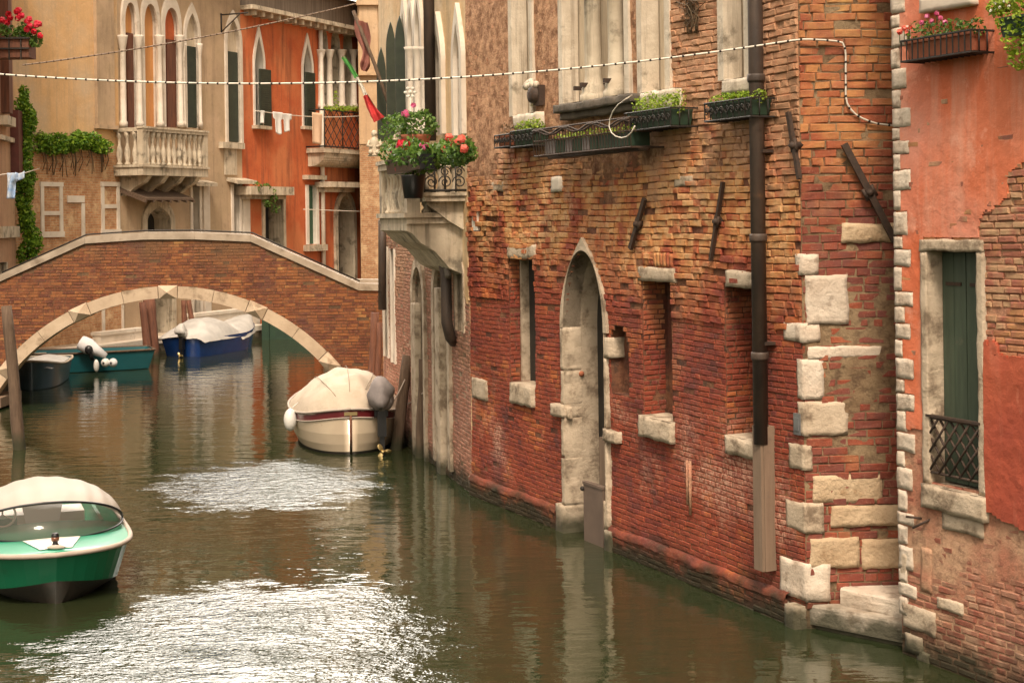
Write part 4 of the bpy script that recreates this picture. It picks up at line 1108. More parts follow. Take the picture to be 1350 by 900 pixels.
for y0 in (YB-.05, YB+TB-.30):
    mb = MB()
    sk = 0 if y0 < YB else SKEW
    for (a, za), (b, zb) in zip([(x+sk, z) for x, z in top[:-1]], [(x+sk, z) for x, z in top[1:]]):
        mb.hexa([Vector(q) for q in ((a,y0,za-.15),(b-.004,y0,zb-.15),(b-.004,y0+.36,zb-.15),(a,y0+.36,za-.15),(a,y0,za),(b-.004,y0,zb),(b-.004,y0+.36,zb),(a,y0+.36,za))])
    mb.build('coping', M['cope'], br)
mb = MB()
for (a, za), (b, zb) in zip(top[:-1], top[1:]):
    mb.hexa([Vector(q) for q in ((a,YB+.2,za-1.2),(b,YB+.2,zb-1.2),(b,YB+TB-.2,zb-1.2),(a,YB+TB-.2,za-1.2),(a,YB+.2,za-.95),(b,YB+.2,zb-.95),(b,YB+TB-.2,zb-.95),(a,YB+TB-.2,za-.95))])
mb.build('deck', M['cope'], br)
mb = MB()
hr_ = [Vector((x, YB+.13, z+.045)) for x, z in top[2:8]]
mb.tube(hr_, .018, 6); mb.build('handrail', M['blackiron'], br)

# ================================================================= FAR FACADES
FF = Fac((-12.97-.45*12, 44.9-12), (-12.97+.45*18, 44.9+18)); 
if FF.n.x < 0: FF.n *= -1
QZ = .45
FQ = Fac((-11.6-.45*12, 44.3-12), (-11.6+.45*7.2, 44.3+7.2)); 
if FQ.n.x < 0: FQ.n *= -1
s_of = lambda x, y=200: FF.hit(x, y)[0]
sA, sB_, sC, sD = s_of(-40), s_of(157), s_of(319), s_of(474)
HF = 11.4
def fr(px, d=0.0): return rectO(*FF.rect(*px, d=d))
def house_far(name, sa, sb, H_, label, holes, mats, zsplit=None, roofm=True):
    o = FF.p(sa, 0, 0); t = thing(name, (o.x, o.y, 0), label, 'house'); mb = MB()
    if zsplit:
        sheet(mb, FF, sa, sb, 0, zsplit, holes, .12, .5, flat0, 1); sheet(mb, FF, sa, sb, zsplit, H_, holes, .12, .5, flat0, 0)
    else: sheet(mb, FF, sa, sb, 0, H_, holes, .12, .5, flat0, 0)
    bodybox(mb, FF, sa, sb, 0, H_, 0, -8, 0); mb.build('wall', mats, t)
    if roofm: m = MB(); roof(m, FF, sa, sb, H_, 8, .45); m.build('roof', M['tile'], t)
    return t
# ochre house ---------------------------------------------------
zs_ = FF.hit(100, 200)[1]
h1 = house_far('ochre_house', sA, sB_-.0, 13.5, 'plain yellow ochre rendered house above bare brick, behind the left half of the bridge', [], [M['pl_yellow'], M['bt_far']], zs_)
def whiteframe(root, x0, y0, x1, y1, bars=(), w=.13, open_=False):
    s0, s1, z0, z1 = FF.rect(x0, y0, x1, y1); mb = MB()
    mb.fbox(FF, s0, s0+w, z0, z1, -.02, .04); mb.fbox(FF, s1-w, s1, z0, z1, -.02, .04); mb.fbox(FF, s0-.02, s1+.02, z1-w, z1, -.02, .05); mb.fbox(FF, s0-.03, s1+.03, z0-.04, z0+w, -.02, .06)
    for b in bars: z = FF.hit((x0+x1)/2, b)[1]; mb.fbox(FF, s0, s1, z-.06, z+.06, -.02, .035)
    return mb.build('blocked_window', M['whitestone'], root)
whiteframe(h1, 53, 240, 82, 311, (281,)); whiteframe(h1, 133, 240, 157, 308, (272,))
mb = MB(); s0, s1, z0, z1 = FF.rect(88, 258, 110, 267); mb.fbox(FF, s0, s1, z0, z1, -.02, .05); s0, s1, z0, z1 = FF.rect(107, 268, 111, 320); mb.fbox(FF, s0, s1, z0, z1, -.02, .04); mb.build('blocked_window', M['whitestone'], h1)
# grey corner pilaster
s0, s1, z0, z1 = FF.rect(127, -60, 150, 165, d=.1); mb = MB(); mb.fbox(FF, s0, s1, z0, 13.4, 0, .12); mb.fbox(FF, s0-.05, s1+.05, z0-.12, z0, 0, .2); mb.build('pilaster', M['pl_grey'], h1)
# brick strips low, jambs seen through the arch
for x0, y0, x1, y1 in ((134,406,137,445),(160,402,162,440)):
    s0, s1, z0, z1 = FF.rect(x0, y0, x1, y1); mb = MB(); mb.fbox(FF, s0, s1, max(QZ, z0), z1, -.02, .05); mb.build('pilaster', M['whitestone'], h1)
# palazzo --------------------------------------------------------
ga = [(163.5, 178.5, 4, 40), (189, 206, 6, 43), (216, 234.5, 11, 48)]
wp = [goth(FF, a, b, yt, ys-10, 168, 'round') for a, b, yt, ys in ga]
w4 = goth(FF, 245, 261, 18, 50, 169, 'gothic'); w5 = goth(FF, 299, 316, 27, 58, 188, 'gothic')
dg = goth(FF, 193, 224, 272, 292, 440, 'gothic')
l1 = fr((254, 246, 263, 433)); l2 = fr((308, 243, 316, 433))
h2 = house_far('gothic_palazzo', sB_, sC, 12.2, 'grey beige gothic palazzo with stone balcony and row of pointed arch windows', wp+[w4, w5, dg, l1, l2], [M['pl_grey'], M['pl_grey']])
for i, o in enumerate(wp):
    w = opening(FF, o, h2, 'window', .13, None, 'whitestone', .15, .08, ftop=.4)
    mb = MB(); zc = FF.hit(200, 48)[1]; 
    s0, s1 = o[0][0], o[-1][0]
    if i == 1: backp(mb, FF, o, -.115); mb.build('blind', M['orangeblind'], w)
    else:
        backp(mb, FF, o, -.125); mb.build('blind', M['orangeblind' if i == 0 else 'pl_rust'], w)
        mb = MB(); mb.fbox(FF, s0+.25, s1, o[0][1], zc, -.115, -.06); mb.build('shutter', M['woodred'], w)
for x in (162, 183.5, 210.5, 237.5, 263.5, 242):
    s_ = FF.hit(x, 100, .1)[0]; zb, zc = FF.hit(x, 168, .1)[1], FF.hit(x, 47 if x < 240 else 58, .1)[1]; r = .095 if x < 240 else .06
    mb = MB(); mb.lathe(FF.p(s_, zb, .10), [(r*1.4,0),(r*1.4,.15),(r,.22),(r*.9,zc-zb-.45),(r*1.1,zc-zb-.4),(r*1.7,zc-zb-.06),(r*1.8,zc-zb)], 12); mb.build('column', M['whitestone'], h2)
w = opening(FF, w4, h2, 'window', .14, 'cream', 'whitestone', .13, .06, ftop=.35); s0, s1, z0, z1 = FF.rect(246, 62, 260, 168, d=-.1); mb = MB(); mb.fbox(FF, s0, s1, z0, z1, -.12, -.06); mb.build('shutter', M['dgreen'], w)
w = opening(FF, w5, h2, 'window', .14, 'cream', 'whitestone', .13, .06, ftop=.35); s0, s1, z0, z1 = FF.rect(300, 69, 315, 187, d=-.1); mb = MB(); mb.fbox(FF, s0, s1, z0, z1, -.12, -.06); mb.build('shutter', M['dgreen'], w)
s0, s1, z0, z1 = FF.rect(293, 188, 322, 196, d=.15); mb = MB(); mb.fbox(FF, s0, s1, z0, z1, 0, .18); mb.fbox(FF, s0+.3, s1-.3, z0-.9, z0, 0, .05); mb.build('sill', M['balstone'], w)
opening(FF, dg, h2, 'door', .6, 'dark', 'balstone', .22, .08, ftop=.4)
for l_ in (l1, l2):
    w = opening(FF, l_, h2, 'side_door', .3, 'dgreen', 'whitestone', .12, .05, ftop=.1)
    mb = MB(); mb.fbox(FF, l_[0][0]-.35, l_[2][0]+.45, l_[1][1]+.1, l_[1][1]+.22, 0, .45, slope=.1); mb.build('canopy', M['balstone'], w)
for x0, x1 in ((268, 276), (320, 329)):
    s0, s1, z0, z1 = FF.rect(x0, 246, x1, 433); mb = MB(); mb.fbox(FF, s0, s1, QZ, z1, 0, .06); mb.build('pilaster', M['whitestone'], h2)
s0, s1, z0, z1 = FF.rect(182, 247, 246, 266, d=.7); mb = MB(); mb.fbox(FF, s0, s1, z1-.06, z1, 0, 1.0, slope=.35)
for k in range(7): a = s0+(s1-s0)*k/6; mb.fbox(FF, a-.04, a+.04, z1-.14, z1-.06, 0, 1.0, slope=.35)
mb.build('wooden_awning', M['wood'], h2)
dp_ = 1.1; s0 = FF.hit(188, 200, dp_)[0]; s1 = FF.hit(274, 200, dp_)[0]; zf = FF.hit(220, 219, dp_)[1]; zt = FF.hit(220, 170, dp_)[1]
balcony(FF, s0, s1, zf, dp_, h2, 'balstone', zt-zf, 11, 3, 4, .10, .3)
# cornice of the palazzo, iron lamp bracket
mb = MB(); a = FF.hit(291, 20, .0); mb.tube([FF.p(a[0], a[1], 0), FF.p(a[0], a[1], 1.1)], .025, 6); mb.tube([FF.p(a[0], a[1]-.6, 0), FF.p(a[0], a[1], .8)], .02, 6); mb.tube([FF.p(a[0], a[1]-.6, .02), FF.p(a[0], a[1]+.05, .02)], .03, 6); mb.build('iron_bracket', M['blackiron'], h2)
# red house -------------------------------------------------------
HR = FF.hit(400, 26)[1]
wr = [goth(FF, 335.5, 347, 48, 85, 166, 'ogee'), goth(FF, 399.5, 411, 58, 92, 167, 'ogee')]
lg = [goth(FF, a, b, 40, 62, 143, 'round') for a, b in ((425, 433), (437, 449), (453, 465))]
dr = fr((349, 262, 373, 425)); wr3 = fr((406, 244, 416, 322)); ar = goth(FF, 444, 465, 258, 290, 420, 'round')
h3 = house_far('rust_red_house', sC+.01, sD, HR, 'rust red rendered house with streaked walls, laundry and lattice balcony beyond the bridge', wr+lg+[dr, wr3, ar], [M['pl_rust'], M['pl_rust']], roofm=False)
for i, o in enumerate(wr):
    w = opening(FF, o, h3, 'window', .3, 'dark', 'white', .10, .05, ftop=.4)
    x0, x1, y0, y1 = ((343, 358, 92, 166), (404, 416, 96, 167))[i]
    s0, s1, z0, z1 = FF.rect(x0, y0, x1, y1, d=.15); mb = MB(); mb.fbox(FF, s0, s1, z0, z1, .10, .15)
    for k in range(int((z1-z0)/.08)): mb.fbox(FF, s0+.04, s1-.04, z0+.04+k*.08, z0+.09+k*.08, .15, .165)
    mb.build('shutter', M['dgreen'], w)
    mb = MB(); mb.fbox(FF, o[0][0]-.2, o[-1][0]+.25, o[0][1]-.12, o[0][1], 0, .2); mb.build('sill', M['balstone'], w)
for o in lg: opening(FF, o, h3, 'window', .5, 'dark', None, rmat='balstone')
for x in (423.5, 435, 451, 466.5):
    s_ = FF.hit(x, 100, .08)[0]; zb, zc = FF.hit(x, 143, .08)[1], FF.hit(x, 66, .08)[1]; r = .13
    mb = MB(); mb.lathe(FF.p(s_, zb, .06), [(r*1.3,0),(r*1.3,.12),(r,.2),(r*.85,zc-zb-.35),(r*1.5,zc-zb-.05),(r*1.6,zc-zb)], 12); mb.build('column', M['whitestone'], h3)
w = opening(FF, wr3, h3, 'window', .25, 'dark', 'white', .17, .06, ftop=.2)
s0, s1, z0, z1 = FF.rect(407, 246, 415, 321, d=-.15); mb = MB(); mb.fbox(FF, s0, s1, z0, z1, -.2, -.12); mb.build('shutter', simple('bright_green_shutter', (.03,.09,.045), None, .6, 5, .001), w)
mb = MB(); mb.fbox(FF, wr3[0][0]-.35, wr3[2][0]+.45, wr3[0][1]-.25, wr3[0][1]-.02, 0, .25); mb.build('sill', M['balstone'], w); mb = MB(); mb.fbox(FF, wr3[0][0]-.35, wr3[2][0]+.45, wr3[1][1]+.2, wr3[1][1]+.36, 0, .25); mb.build('lintel', M['balstone'], w)
w = opening(FF, dr, h3, 'door', .6, 'dark', 'balstone', .16, .06, ftop=.2)
s0, s1, z0, z1 = FF.rect(331, 246, 388, 257, d=.6); mb = MB(); mb.fbox(FF, s0, s1, z0, z1, 0, .6); mb.fbox(FF, s0+.15, s1-.15, z0-.14, z0, 0, .35); mb.build('canopy', M['balstone'], w)
w = opening(FF, ar, h3, 'door', .6, 'dark', 'balstone', .2, .1, ftop=.2)
s0, s1, z0, z1 = FF.rect(433, 240, 476, 247, d=.6); mb = MB(); mb.fbox(FF, s0, s1, z0, z1, 0, .7); mb.fbox(FF, s0+.15, s1-.15, z0-.18, z0, 0, .4); mb.build('canopy', M['balstone'], w)
pp = [FF.p(*FF.hit(423, 38, .1), .12)]; sp_ = FF.hit(424, 190, .1)[0]; mb = MB(); mb.tube([FF.p(sp_, HR-.3, .12), FF.p(sp_, QZ, .12)], .085, 8); mb.build('drain_pipe', M['whitestone'], h3)
# lattice balcony
dl = .8; s0 = FF.hit(428, 180, dl)[0]; s1 = sD; zf = FF.hit(450, 196, dl)[1]; zt = FF.hit(450, 147, dl)[1]
mb = MB(); mb.fbox(FF, s0, s1, zf-.18, zf, 0, dl); 
for k in range(8):
    a = k/8*math.pi/2; b = (k+1)/8*math.pi/2
    mb.fbox(FF, s0+.1+k*.0, s1, zf-.18-.5*math.sin(b), zf-.18-.5*math.sin(a), 0, dl*.9*math.cos(a))
bl_ = mb.build('balcony', M['balstone'], h3); mb = MB()
for z in (zf+.05, zt): mb.tube([FF.p(s0,z,dl), FF.p(s1,z,dl)], .03, 6)
nn = 9; wl = (s1-s0)/nn
for i in range(-3, nn+1):
    for sg in (1, -1):
        a = s0+(i if sg > 0 else i+3)*wl; b = a+sg*3*wl; t0_, t1_ = 0.0, 1.0
        for lim in (s0, s1):
            t = (lim-a)/(b-a)
            if (b > a) == (lim == s0): t0_ = max(t0_, t)
            else: t1_ = min(t1_, t)
        if t1_-t0_ > .05: mb.tube([FF.p(a+(b-a)*t0_, zf+(zt-zf)*t0_, dl+.01*sg), FF.p(a+(b-a)*t1_, zf+(zt-zf)*t1_, dl+.01*sg)], .016, 5)
for k in range(4): s_ = s0+(s1-s0)*k/3; mb.tube([FF.p(s_, zf, dl), FF.p(s_, zt, dl)], .025, 6)
mb.tube([FF.p(s0, zt, 0), FF.p(s0, zt, dl)], .03, 6); mb.tube([FF.p(s0, zf+.05, 0), FF.p(s0, zf+.05, dl)], .03, 6)
mb.build('lattice_railing', M['blackiron'], bl_)
# eaves cornice with brackets, boarded attic and tiled roof
mb = MB(); mb.fbox(FF, sC, sD+.1, HR-.12, HR+.03, -.02, .55); mb.build('cornice', M['balstone'], h3)
for k in range(16):
    s_ = sC+.3+(sD-sC-.4)*k/15; mb = MB(); mb.fbox(FF, s_-.07, s_+.07, HR-.30, HR-.12, 0, .45, slope=-.0); mb.build('cornice_bracket', M['balstone'], h3)
mb = MB(); mb.fbox(FF, sC, sD, HR+.03, HR+1.15, -1.2, -.0+.02); mb.build('attic_wall', M['attic'], h3)
m = MB(); roof(m, FF, sC, sD+.2, HR+1.15, 7, .5); m.build('roof', M['tile'], h3)
# tan house standing across the end (behind the right end of the bridge)
x0w = P(474, 200, 58.0).x
FT = Fac((x0w, 58.0), (x0w+14, 59.5)); 
if FT.n.y > 0: FT.n *= -1
h4 = thing('tan_house', (x0w, 58, 0), 'narrow strip of tan house with patchy brick right of the rust red house', 'house')
mb = MB(); sheet(mb, FT, 0, 14, 0, 13.5, [], .3, .6); bodybox(mb, FT, 0, 14, 0, 13.5, 0, -6)
mb.build('wall', M['bt_back'], h4)
za = FT.hit(485, 190)[1]; mb = MB(); mb.fbox(FT, .0, 14, za, 13.4, -.05, .04); mb.build('plaster_coat', M['pl_back'], h4)
mb = MB(); zc = FT.hit(485, 8)[1]; mb.fbox(FT, .05, .75, FT.hit(485, 95)[1], zc, .0, .16); mb.fbox(FT, -.05, .9, zc, zc+.3, 0, .3); mb.fbox(FT, -.0, .8, FT.hit(485, 95)[1]-.15, FT.hit(485, 95)[1], 0, .25); mb.build('pilaster', M['pl_back'], h4)
m = MB(); roof(m, FT, 0, 14, 13.5, 6); m.build('roof', M['tile'], h4)
# left house beyond the bridge ------------------------------------
FL = Fac((-12.95, 37.2), (-13.62, 41.6)); 
if FL.n.x < 0: FL.n *= -1
h5 = thing('pinkish_house', (-13.0, 37.2, 0), 'sliver of pinkish brown house with dark shutters at the left edge', 'house')
lw1 = rectO(.9, 1.9, 5.2, 8.4); lw2 = rectO(1.6, 2.6, 1.1, 3.0)
mb = MB(); sheet(mb, FL, -1.2, FL.L, 0, 12.5, [lw2], .15, .4); bodybox(mb, FL, -1.2, FL.L, 0, 12.5, 0, -6); mb.build('wall', M['pl_left'], h5)
w = opening(FL, lw2, h5, 'window', .3, 'dark', 'balstone', .15, .08, ftop=.2)
for x0, x1, y0, y1, d in ((0, 12, -20, 150, .25), (18, 29, 145, 230, .25)):
    a, z1_ = FL.hit(x0 if x0 > 2 else 4, y0, .1); b, z0_ = FL.hit(x1-4 if x0 else 10, y1, .1); mb = MB(); a, b = min(a, b), max(a, b)
    mb.fbox(FL, a, max(b, a+.5), z0_, z1_, .0, .22); mb.build('shutter', M['redframe'] if x0 else M['woodred'], h5)
a, z_ = FL.hit(8, 160, .1); mb = MB(); mb.fbox(FL, a-.6, a+.6, z_-.12, z_+.12, 0, .25); mb.build('corbel', M['balstone'], h5); mb = MB(); mb.fbox(FL, a-.8, FL.L, FL.hit(15, 186)[1]-.06, FL.hit(15, 186)[1]+.06, 0, .12); mb.build('string_course', M['balstone'], h5); mb = MB(); mb.fbox(FL, a-.8, FL.L, FL.hit(15, 303)[1]-.2, FL.hit(15, 303)[1]+.1, 0, .12); mb.build('string_course', M['balstone'], h5)
m = MB(); roof(m, FL, -1.2, FL.L, 12.5, 6); m.build('roof', M['tile'], h5)

# ================================================================= GROUND AND QUAYS
mb = MB()
pq = [FQ.p(t, 0, 0) for t in (0, FQ.L)]
def slab(pts, z0, z1, mb, mi=0):
    n = len(pts); vs = [Vector((p[0], p[1], z0)) for p in pts]+[Vector((p[0], p[1], z1)) for p in pts]
    mb.add(vs, [tuple(range(n, 2*n))]+[(k, (k+1) % n, n+(k+1) % n, n+k) for k in range(n)], mi, False, .5)
def quad4(F, s0, s1, d0, d1): return [F.p(s0,0,d0), F.p(s1,0,d0), F.p(s1,0,d1), F.p(s0,0,d1)]
slab(quad4(FQ, 2.0, FQ.L, 0, -2.5), -.6, QZ-.02, mb); q_ = mb.build('quay', M['stone']); tag(q_, kind='structure')
mb = MB()
for k in range(11):
    a = 2.0+(FQ.L-2.0)*k/11; b = 2.0+(FQ.L-2.0)*(k+1)/11
    mb.fbox(FQ, a+.01, b-.01, QZ-.14, QZ+.03, -.5, .06)
tag(mb.build('quay_kerb', M['whitestone']), kind='structure')
# low parapet wall on the quay
for i, (x0, x1, yt) in enumerate(((133, 192, 436), (258, 344, 412))):
    s0 = FQ.hit(x0, 445, -.4)[0]; s1 = FQ.hit(x1, 440, -.4)[0]; z1 = .80 if i == 0 else 1.05; mb = MB()
    block(mb, FQ, s0, s1, QZ, z1, -.7, -.42, rough=.01); mb.fbox(FQ, s0-.03, s1+.03, z1-.1, z1, -.75, -.38)
    o_ = FQ.p((s0+s1)/2, QZ, -.55); t = mb.build('quay_parapet', M['whitestone'], None, (o_.x, o_.y, QZ))
    tag(t, ('low pale stone wall on the far quay left of the brown mooring posts', 'taller pale stone wall on the far quay behind the blue covered boat')[i], 'low wall')
mb = MB(); slab([(-60, 33.3), (-11.9, 33.3), (-12.0, 36.0), (-13.0, 37.2), (-13.65, 41.7), (-16, 44), (-60, 44)], -.6, .40, mb)
slab([(-1.2, 28), (60, 28), (60, 80), (-5, 80), (-5.3, 52), (-1.2, 37)], -.6, .40, mb)
slab([(2.9, 14.7), (60, 14.7), (60, 4), (8.2, 4), (3.6, 14)], -.6, .2, mb)
tag(mb.build('ground', M['mortE']), kind='structure')
# two dark timber / green gate post at the right of the far quay
# ================================================================= WATER
m, nt, bs = nm('canal_water'); n = N(nt); v = n.pos()
bs.inputs['Base Color'].default_value = (.040, .042, .014, 1); bs.inputs['Roughness'].default_value = .03; bs.inputs['IOR'].default_value = 1.7
cl = n.mix(n.rmap(n.noise(v, .25, 3), .35, .65), (.020,.030,.013), (.026,.028,.011)); n.l(cl, bs.inputs['Base Color'])
q = n.sep(v)
def ell(cx, cy, rx, ry, ang, soft=1.3, nz=1.1, k=1.0):
    c, s_ = math.cos(ang), math.sin(ang)
    dx = n.math('SUBTRACT', q[0], cx); dy = n.math('SUBTRACT', q[1], cy)
    a = n.math('DIVIDE', n.math('ADD', n.math('MULTIPLY', dx, c), n.math('MULTIPLY', dy, s_)), rx)
    b = n.math('DIVIDE', n.math('SUBTRACT', n.math('MULTIPLY', dy, c), n.math('MULTIPLY', dx, s_)), ry)
    r2 = n.math('ADD', n.math('MULTIPLY', a, a), n.math('MULTIPLY', b, b))
    r2 = n.math('ADD', r2, n.rmap(n.noise(n.scale(v, (.7,1.3,1)), 1.4, 7, .75), .2, .8, -nz, nz))
    return n.rmap(r2, 1.0, 1.0-soft, 0, k)
# wind patches of ripples on the open middle of the canal
patches = [(-3.75, 23.1, 2.0, 2.5, .0), (-2.5, 14.3, 2.3, 2.7, .25)]
m_ = None
for args in patches:
    e = ell(*args); m_ = e if m_ is None else n.math('MAXIMUM', m_, e)
far = n.rmap(q[1], 17, 30, 0, 1)
long_ = n.math('ADD', n.noise(n.scale(v, (1.3, 2.6, 1)), 1.0, 2, .5), n.math('MULTIPLY', n.noise(n.scale(v, (3, 7, 1)), 1.3, 3, .5), .25))
fine = n.math('ADD', n.math('ADD', n.math('MULTIPLY', n.noise(n.scale(v, (4, 6.5, 1)), 1.0, 2, .5, .5), .9), n.math('MULTIPLY', n.noise(n.scale(v, (8.5, 14, 1)), 1.0, 2, .55, .6), .75)), n.math('MULTIPLY', n.noise(n.scale(v, (22, 34, 1)), 1.0, 2, .5, .5), .3))
b1 = n.bump(long_, .014)
m_ = n.math('MULTIPLY', m_, n.rmap(n.noise(n.scale(v, (.8, 1.5, 1)), 1.3, 4, .6), .3, .65, .5, 1.2))
amp = n.math('ADD', n.math('MULTIPLY', m_, 1.1), n.rmap(n.noise(v, .6, 3), .35, .7, .008, .05))
b2 = n.bump(fine, .050, amp, b1)
n.l(b2, bs.inputs['Normal'])
M['water'] = m
mb = MB(); mb.poly([Vector((-700,-200,0)), Vector((700,-200,0)), Vector((700,1500,0)), Vector((-700,1500,0))]); tag(mb.build('canal_water', M['water']), kind='structure')

# ================================================================= BOATS
def wfun(t, b, pf, qf, pb, qb, tb=0.0):
    """half width at t in -1(stern)..1(bow)"""
    if t >= 0: return b*max(0, 1-t**pf)**qf
    return b*(tb+(1-tb)*max(0, 1-(-t)**pb)**qb)
def hull_ring(M4, L_, w, zf, N_=28, k=1.0, yo=0.0):
    ts = [math.sin((-1+2*i/N_)*math.pi/2) for i in range(N_+1)]
    R_ = [Vector((w(t)*k, t*L_/2*(1 if k == 1 else .5+.5*k)+yo, zf(t))) for t in ts]; Lf = [Vector((-p.x, p.y, p.z)) for p in reversed(R_)]
    return [M4 @ p for p in R_+Lf]
def loft(mb, rings, mis, smooth=True):
    n = len(rings[0])
    for a, b, mi in zip(rings[:-1], rings[1:], mis):
        mb.add(a+b, [(i, (i+1) % n, n+(i+1) % n, n+i) for i in range(n)], mi, smooth, .5)
def boatM(x, y, ang, z=0): return Matrix.Translation((x, y, z)) @ Matrix.Rotation(ang, 4, 'Z')
def cover(mb, M4, L_, w, zg, hc, nu=30, nv=16, over=1.04, seed=1, wr=.02, drop=.08, p=2.2, mi=0):
    def fn(u, v):
        t = math.sin((-1+2*u)*math.pi/2)*.999; a = -1+2*v; ww = max(w(t), .01)*over
        k = max(0, 1-abs(a)**p); x = a*ww; y = t*L_/2*over
        z = zg(t)+(hc(t)*k**.8)*(1-abs(t)**14) - drop*(abs(a)**8)
        z += wr*vn((x*2.2, y*2.2, seed), 1.6)*(.4+k)+wr*.6*noise.ridged_multi_fractal(Vector((x*1.5+seed, y*1.1, 0)), 1, 2, 2, .6, 1)*k*.5
        x += wr*vn((x, y, z+seed), 3)
        return M4 @ Vector((x, y, z))
    mb.grid(fn, nu, nv, mi, True, .5)
def outboard(M4, root, y0, x0=0.0, z0=.75, tilt=0.0, s_=1.0, covered=True, colour='black', cov=None):
    T = M4 @ Matrix.Translation((x0, y0, z0)) @ Matrix.Rotation(tilt, 4, 'X') @ Matrix.Scale(s_, 4)
    mb = MB(); R3 = T.to_3x3()
    mb.ell(T @ Vector((0, -.10, .12)), .20, .26, .25, 16, 10, M=R3, jit=.5 if covered else 0); mb.ell(T @ Vector((.03, -.06, .0)), .17, .2, .16, 12, 8, M=R3, jit=.5); 
    ob = mb.build('outboard_motor', cov or M[colour], root)
    mb = MB(); mb.box(-.07, -.20, -.55, .07, -.02, 0, M=T); mb.box(-.04, -.16, -.85, .04, -.04, -.5, M=T); mb.box(-.11, -.03, -.25, .11, .08, .05, M=T); mb.build('leg', M['black'], ob)
    mb = MB()
    for k in range(3):
        a = k*2*math.pi/3; c = T @ Vector((.08*math.cos(a), -.26, -.78+.08*math.sin(a)))
        mb.ell(c, .065, .012, .045, 8, 6, M=R3 @ Matrix.Rotation(-a, 3, 'Y') @ Matrix.Rotation(.6, 3, 'X'))
    mb.ell(T @ Vector((0, -.24, -.78)), .035, .09, .035, 8, 6, M=R3); mb.build('propeller', simple('brass', (.55,.42,.18), None, .3, 4, 0, metal=.8) if 'brass' not in M else M['brass'], ob)
    return ob
M['brass'] = simple('brass_metal', (.60,.46,.20), (.4,.3,.15), .35, 5, 0, metal=.8)
M['hgreen'] = simple('green_gelcoat', (.003,.175,.085), (.003,.15,.07), .4, 2, .001, 8, coat=.15, stain=(.01,.11,.055), ssc=2, sth=.6)
M['hgreend'] = simple('green_deck', (.010,.27,.15), (.008,.23,.13), .4, 2, 0, coat=.3)
M['antifoul'] = simple('dark_antifouling', (.014,.014,.010), (.03,.022,.015), .7, 4, .003)
M['hcream'] = simple('cream_gelcoat', (.56,.46,.34), (.52,.42,.31), .3, 3, .001, 10, coat=.3, stain=(.3,.22,.13), ssc=2.4, sth=.62)
M['maroon'] = simple('maroon_stripe', (.13,.014,.018), None, .3, 3, 0, coat=.3)
M['hblue'] = simple('blue_gelcoat', (.010,.060,.27), (.01,.05,.23), .25, 3, 0, coat=.3)
M['hteal'] = simple('teal_hull', (.012,.10,.12), (.01,.085,.10), .3, 3, 0, coat=.3)
M['hnavy'] = simple('slate_blue_hull', (.06,.11,.14), (.05,.09,.12), .35, 3, 0, coat=.3)
M['tarpc'] = simple('beige_tarpaulin', (.50,.42,.33), (.43,.36,.28), .8, 3, .012, 7, stain=(.40,.31,.22), ssc=1.6, sth=.6)
M['tarpw'] = simple('pale_grey_tarpaulin', (.50,.48,.45), (.38,.365,.345), .6, 3, .01, 7)
M['tarpg'] = simple('grey_motor_cover', (.24,.21,.205), (.17,.15,.148), .8, 5, .01, 10)
M['tarpb'] = simple('white_motor_cover', (.66,.65,.66), (.56,.56,.58), .7, 4, .01, 8)
M['canvas'] = simple('striped_canvas', (.43,.365,.31), (.36,.305,.26), .85, 3, .006, 14)
M['fender'] = simple('white_fender', (.72,.70,.66), None, .4, 3, 0)
def clear_mat(name, tint, a=.35, rough=.08):
    m, nt, b = nm(name); b.inputs['Base Color'].default_value = (*tint, 1); b.inputs['Roughness'].default_value = rough; b.inputs['Alpha'].default_value = a; return m
M['screen'] = clear_mat('clear_screen', (.09,.08,.07), .5)
# --- green speedboat -------------------------------------------------
bp = W(75, 800); bw = .87; LL = 4.6
gb = thing('speedboat', (bp.x-1.2*LL/8, bp.y+LL/2, 0), 'green speedboat with cream fabric hood and clear windscreen, bow towards the viewer', 'boat')
aG = math.atan2(-bp.x, bp.y)+math.radians(4.0); cG = Vector((bp.x, bp.y, 0))+Vector((-math.sin(aG), math.cos(aG), 0))*(LL/2-.05)
Mg = boatM(cG.x, cG.y, math.pi+aG)
wg = lambda t: wfun(t, bw, 5.5, .42, 2, 1, .72)
gun = lambda t: .50+.07*max(0, t)**2
mb = MB()
def chine(t): return .03+.10*max(0, t)**3
r0 = hull_ring(Mg, LL-.5, lambda t: wg(t)*.80, lambda t: -.12, 32); 
def rg(k, zf, yo, L_=LL): return hull_ring(Mg, L_, lambda t: wg(t)*k, zf, 32, 1, yo)
# topsides flare outward; the chine lifts to a point at the stem
def chx(ring, rings_t): return ring
N_ = 32; ts = [math.sin((-1+2*i/N_)*math.pi/2) for i in range(N_+1)]
def ringv(k, L_, zfun, yo=0, bowV=0.0):
    R_ = []
    for t in ts:
        x = wg(t)*k; y = t*L_/2+yo; f = 1-min(1, x/(bw*k)); 
        R_.append(Vector((x, y+bowV*(f**1.2)*(t > 0), zfun(t, x/(bw*k)))))
    Lf = [Vector((-p.x, p.y, p.z)) for p in reversed(R_)]
    return [Mg @ p for p in R_+Lf]
zch = lambda t, f: (.04+.13*max(0, t)**2)+(.09*(1-f) if t > .5 else 0)
keel = ringv(.10, LL-1.0, lambda t, f: -.25+.12*(1-f)*(t > .5), 0, .25)
ch = ringv(.86, LL-.5, zch, .05, .10)
mid_ = ringv(.95, LL-.18, lambda t, f: .30+.05*max(0, t)**2, .03, .08)
gu = ringv(1.0, LL, lambda t, f: gun(t), 0, .07)
loft(mb, [keel, ch], [1]); loft(mb, [ch, gu], [0], False)
mb.build('hull', [M['hgreen'], M['antifoul']], gb)
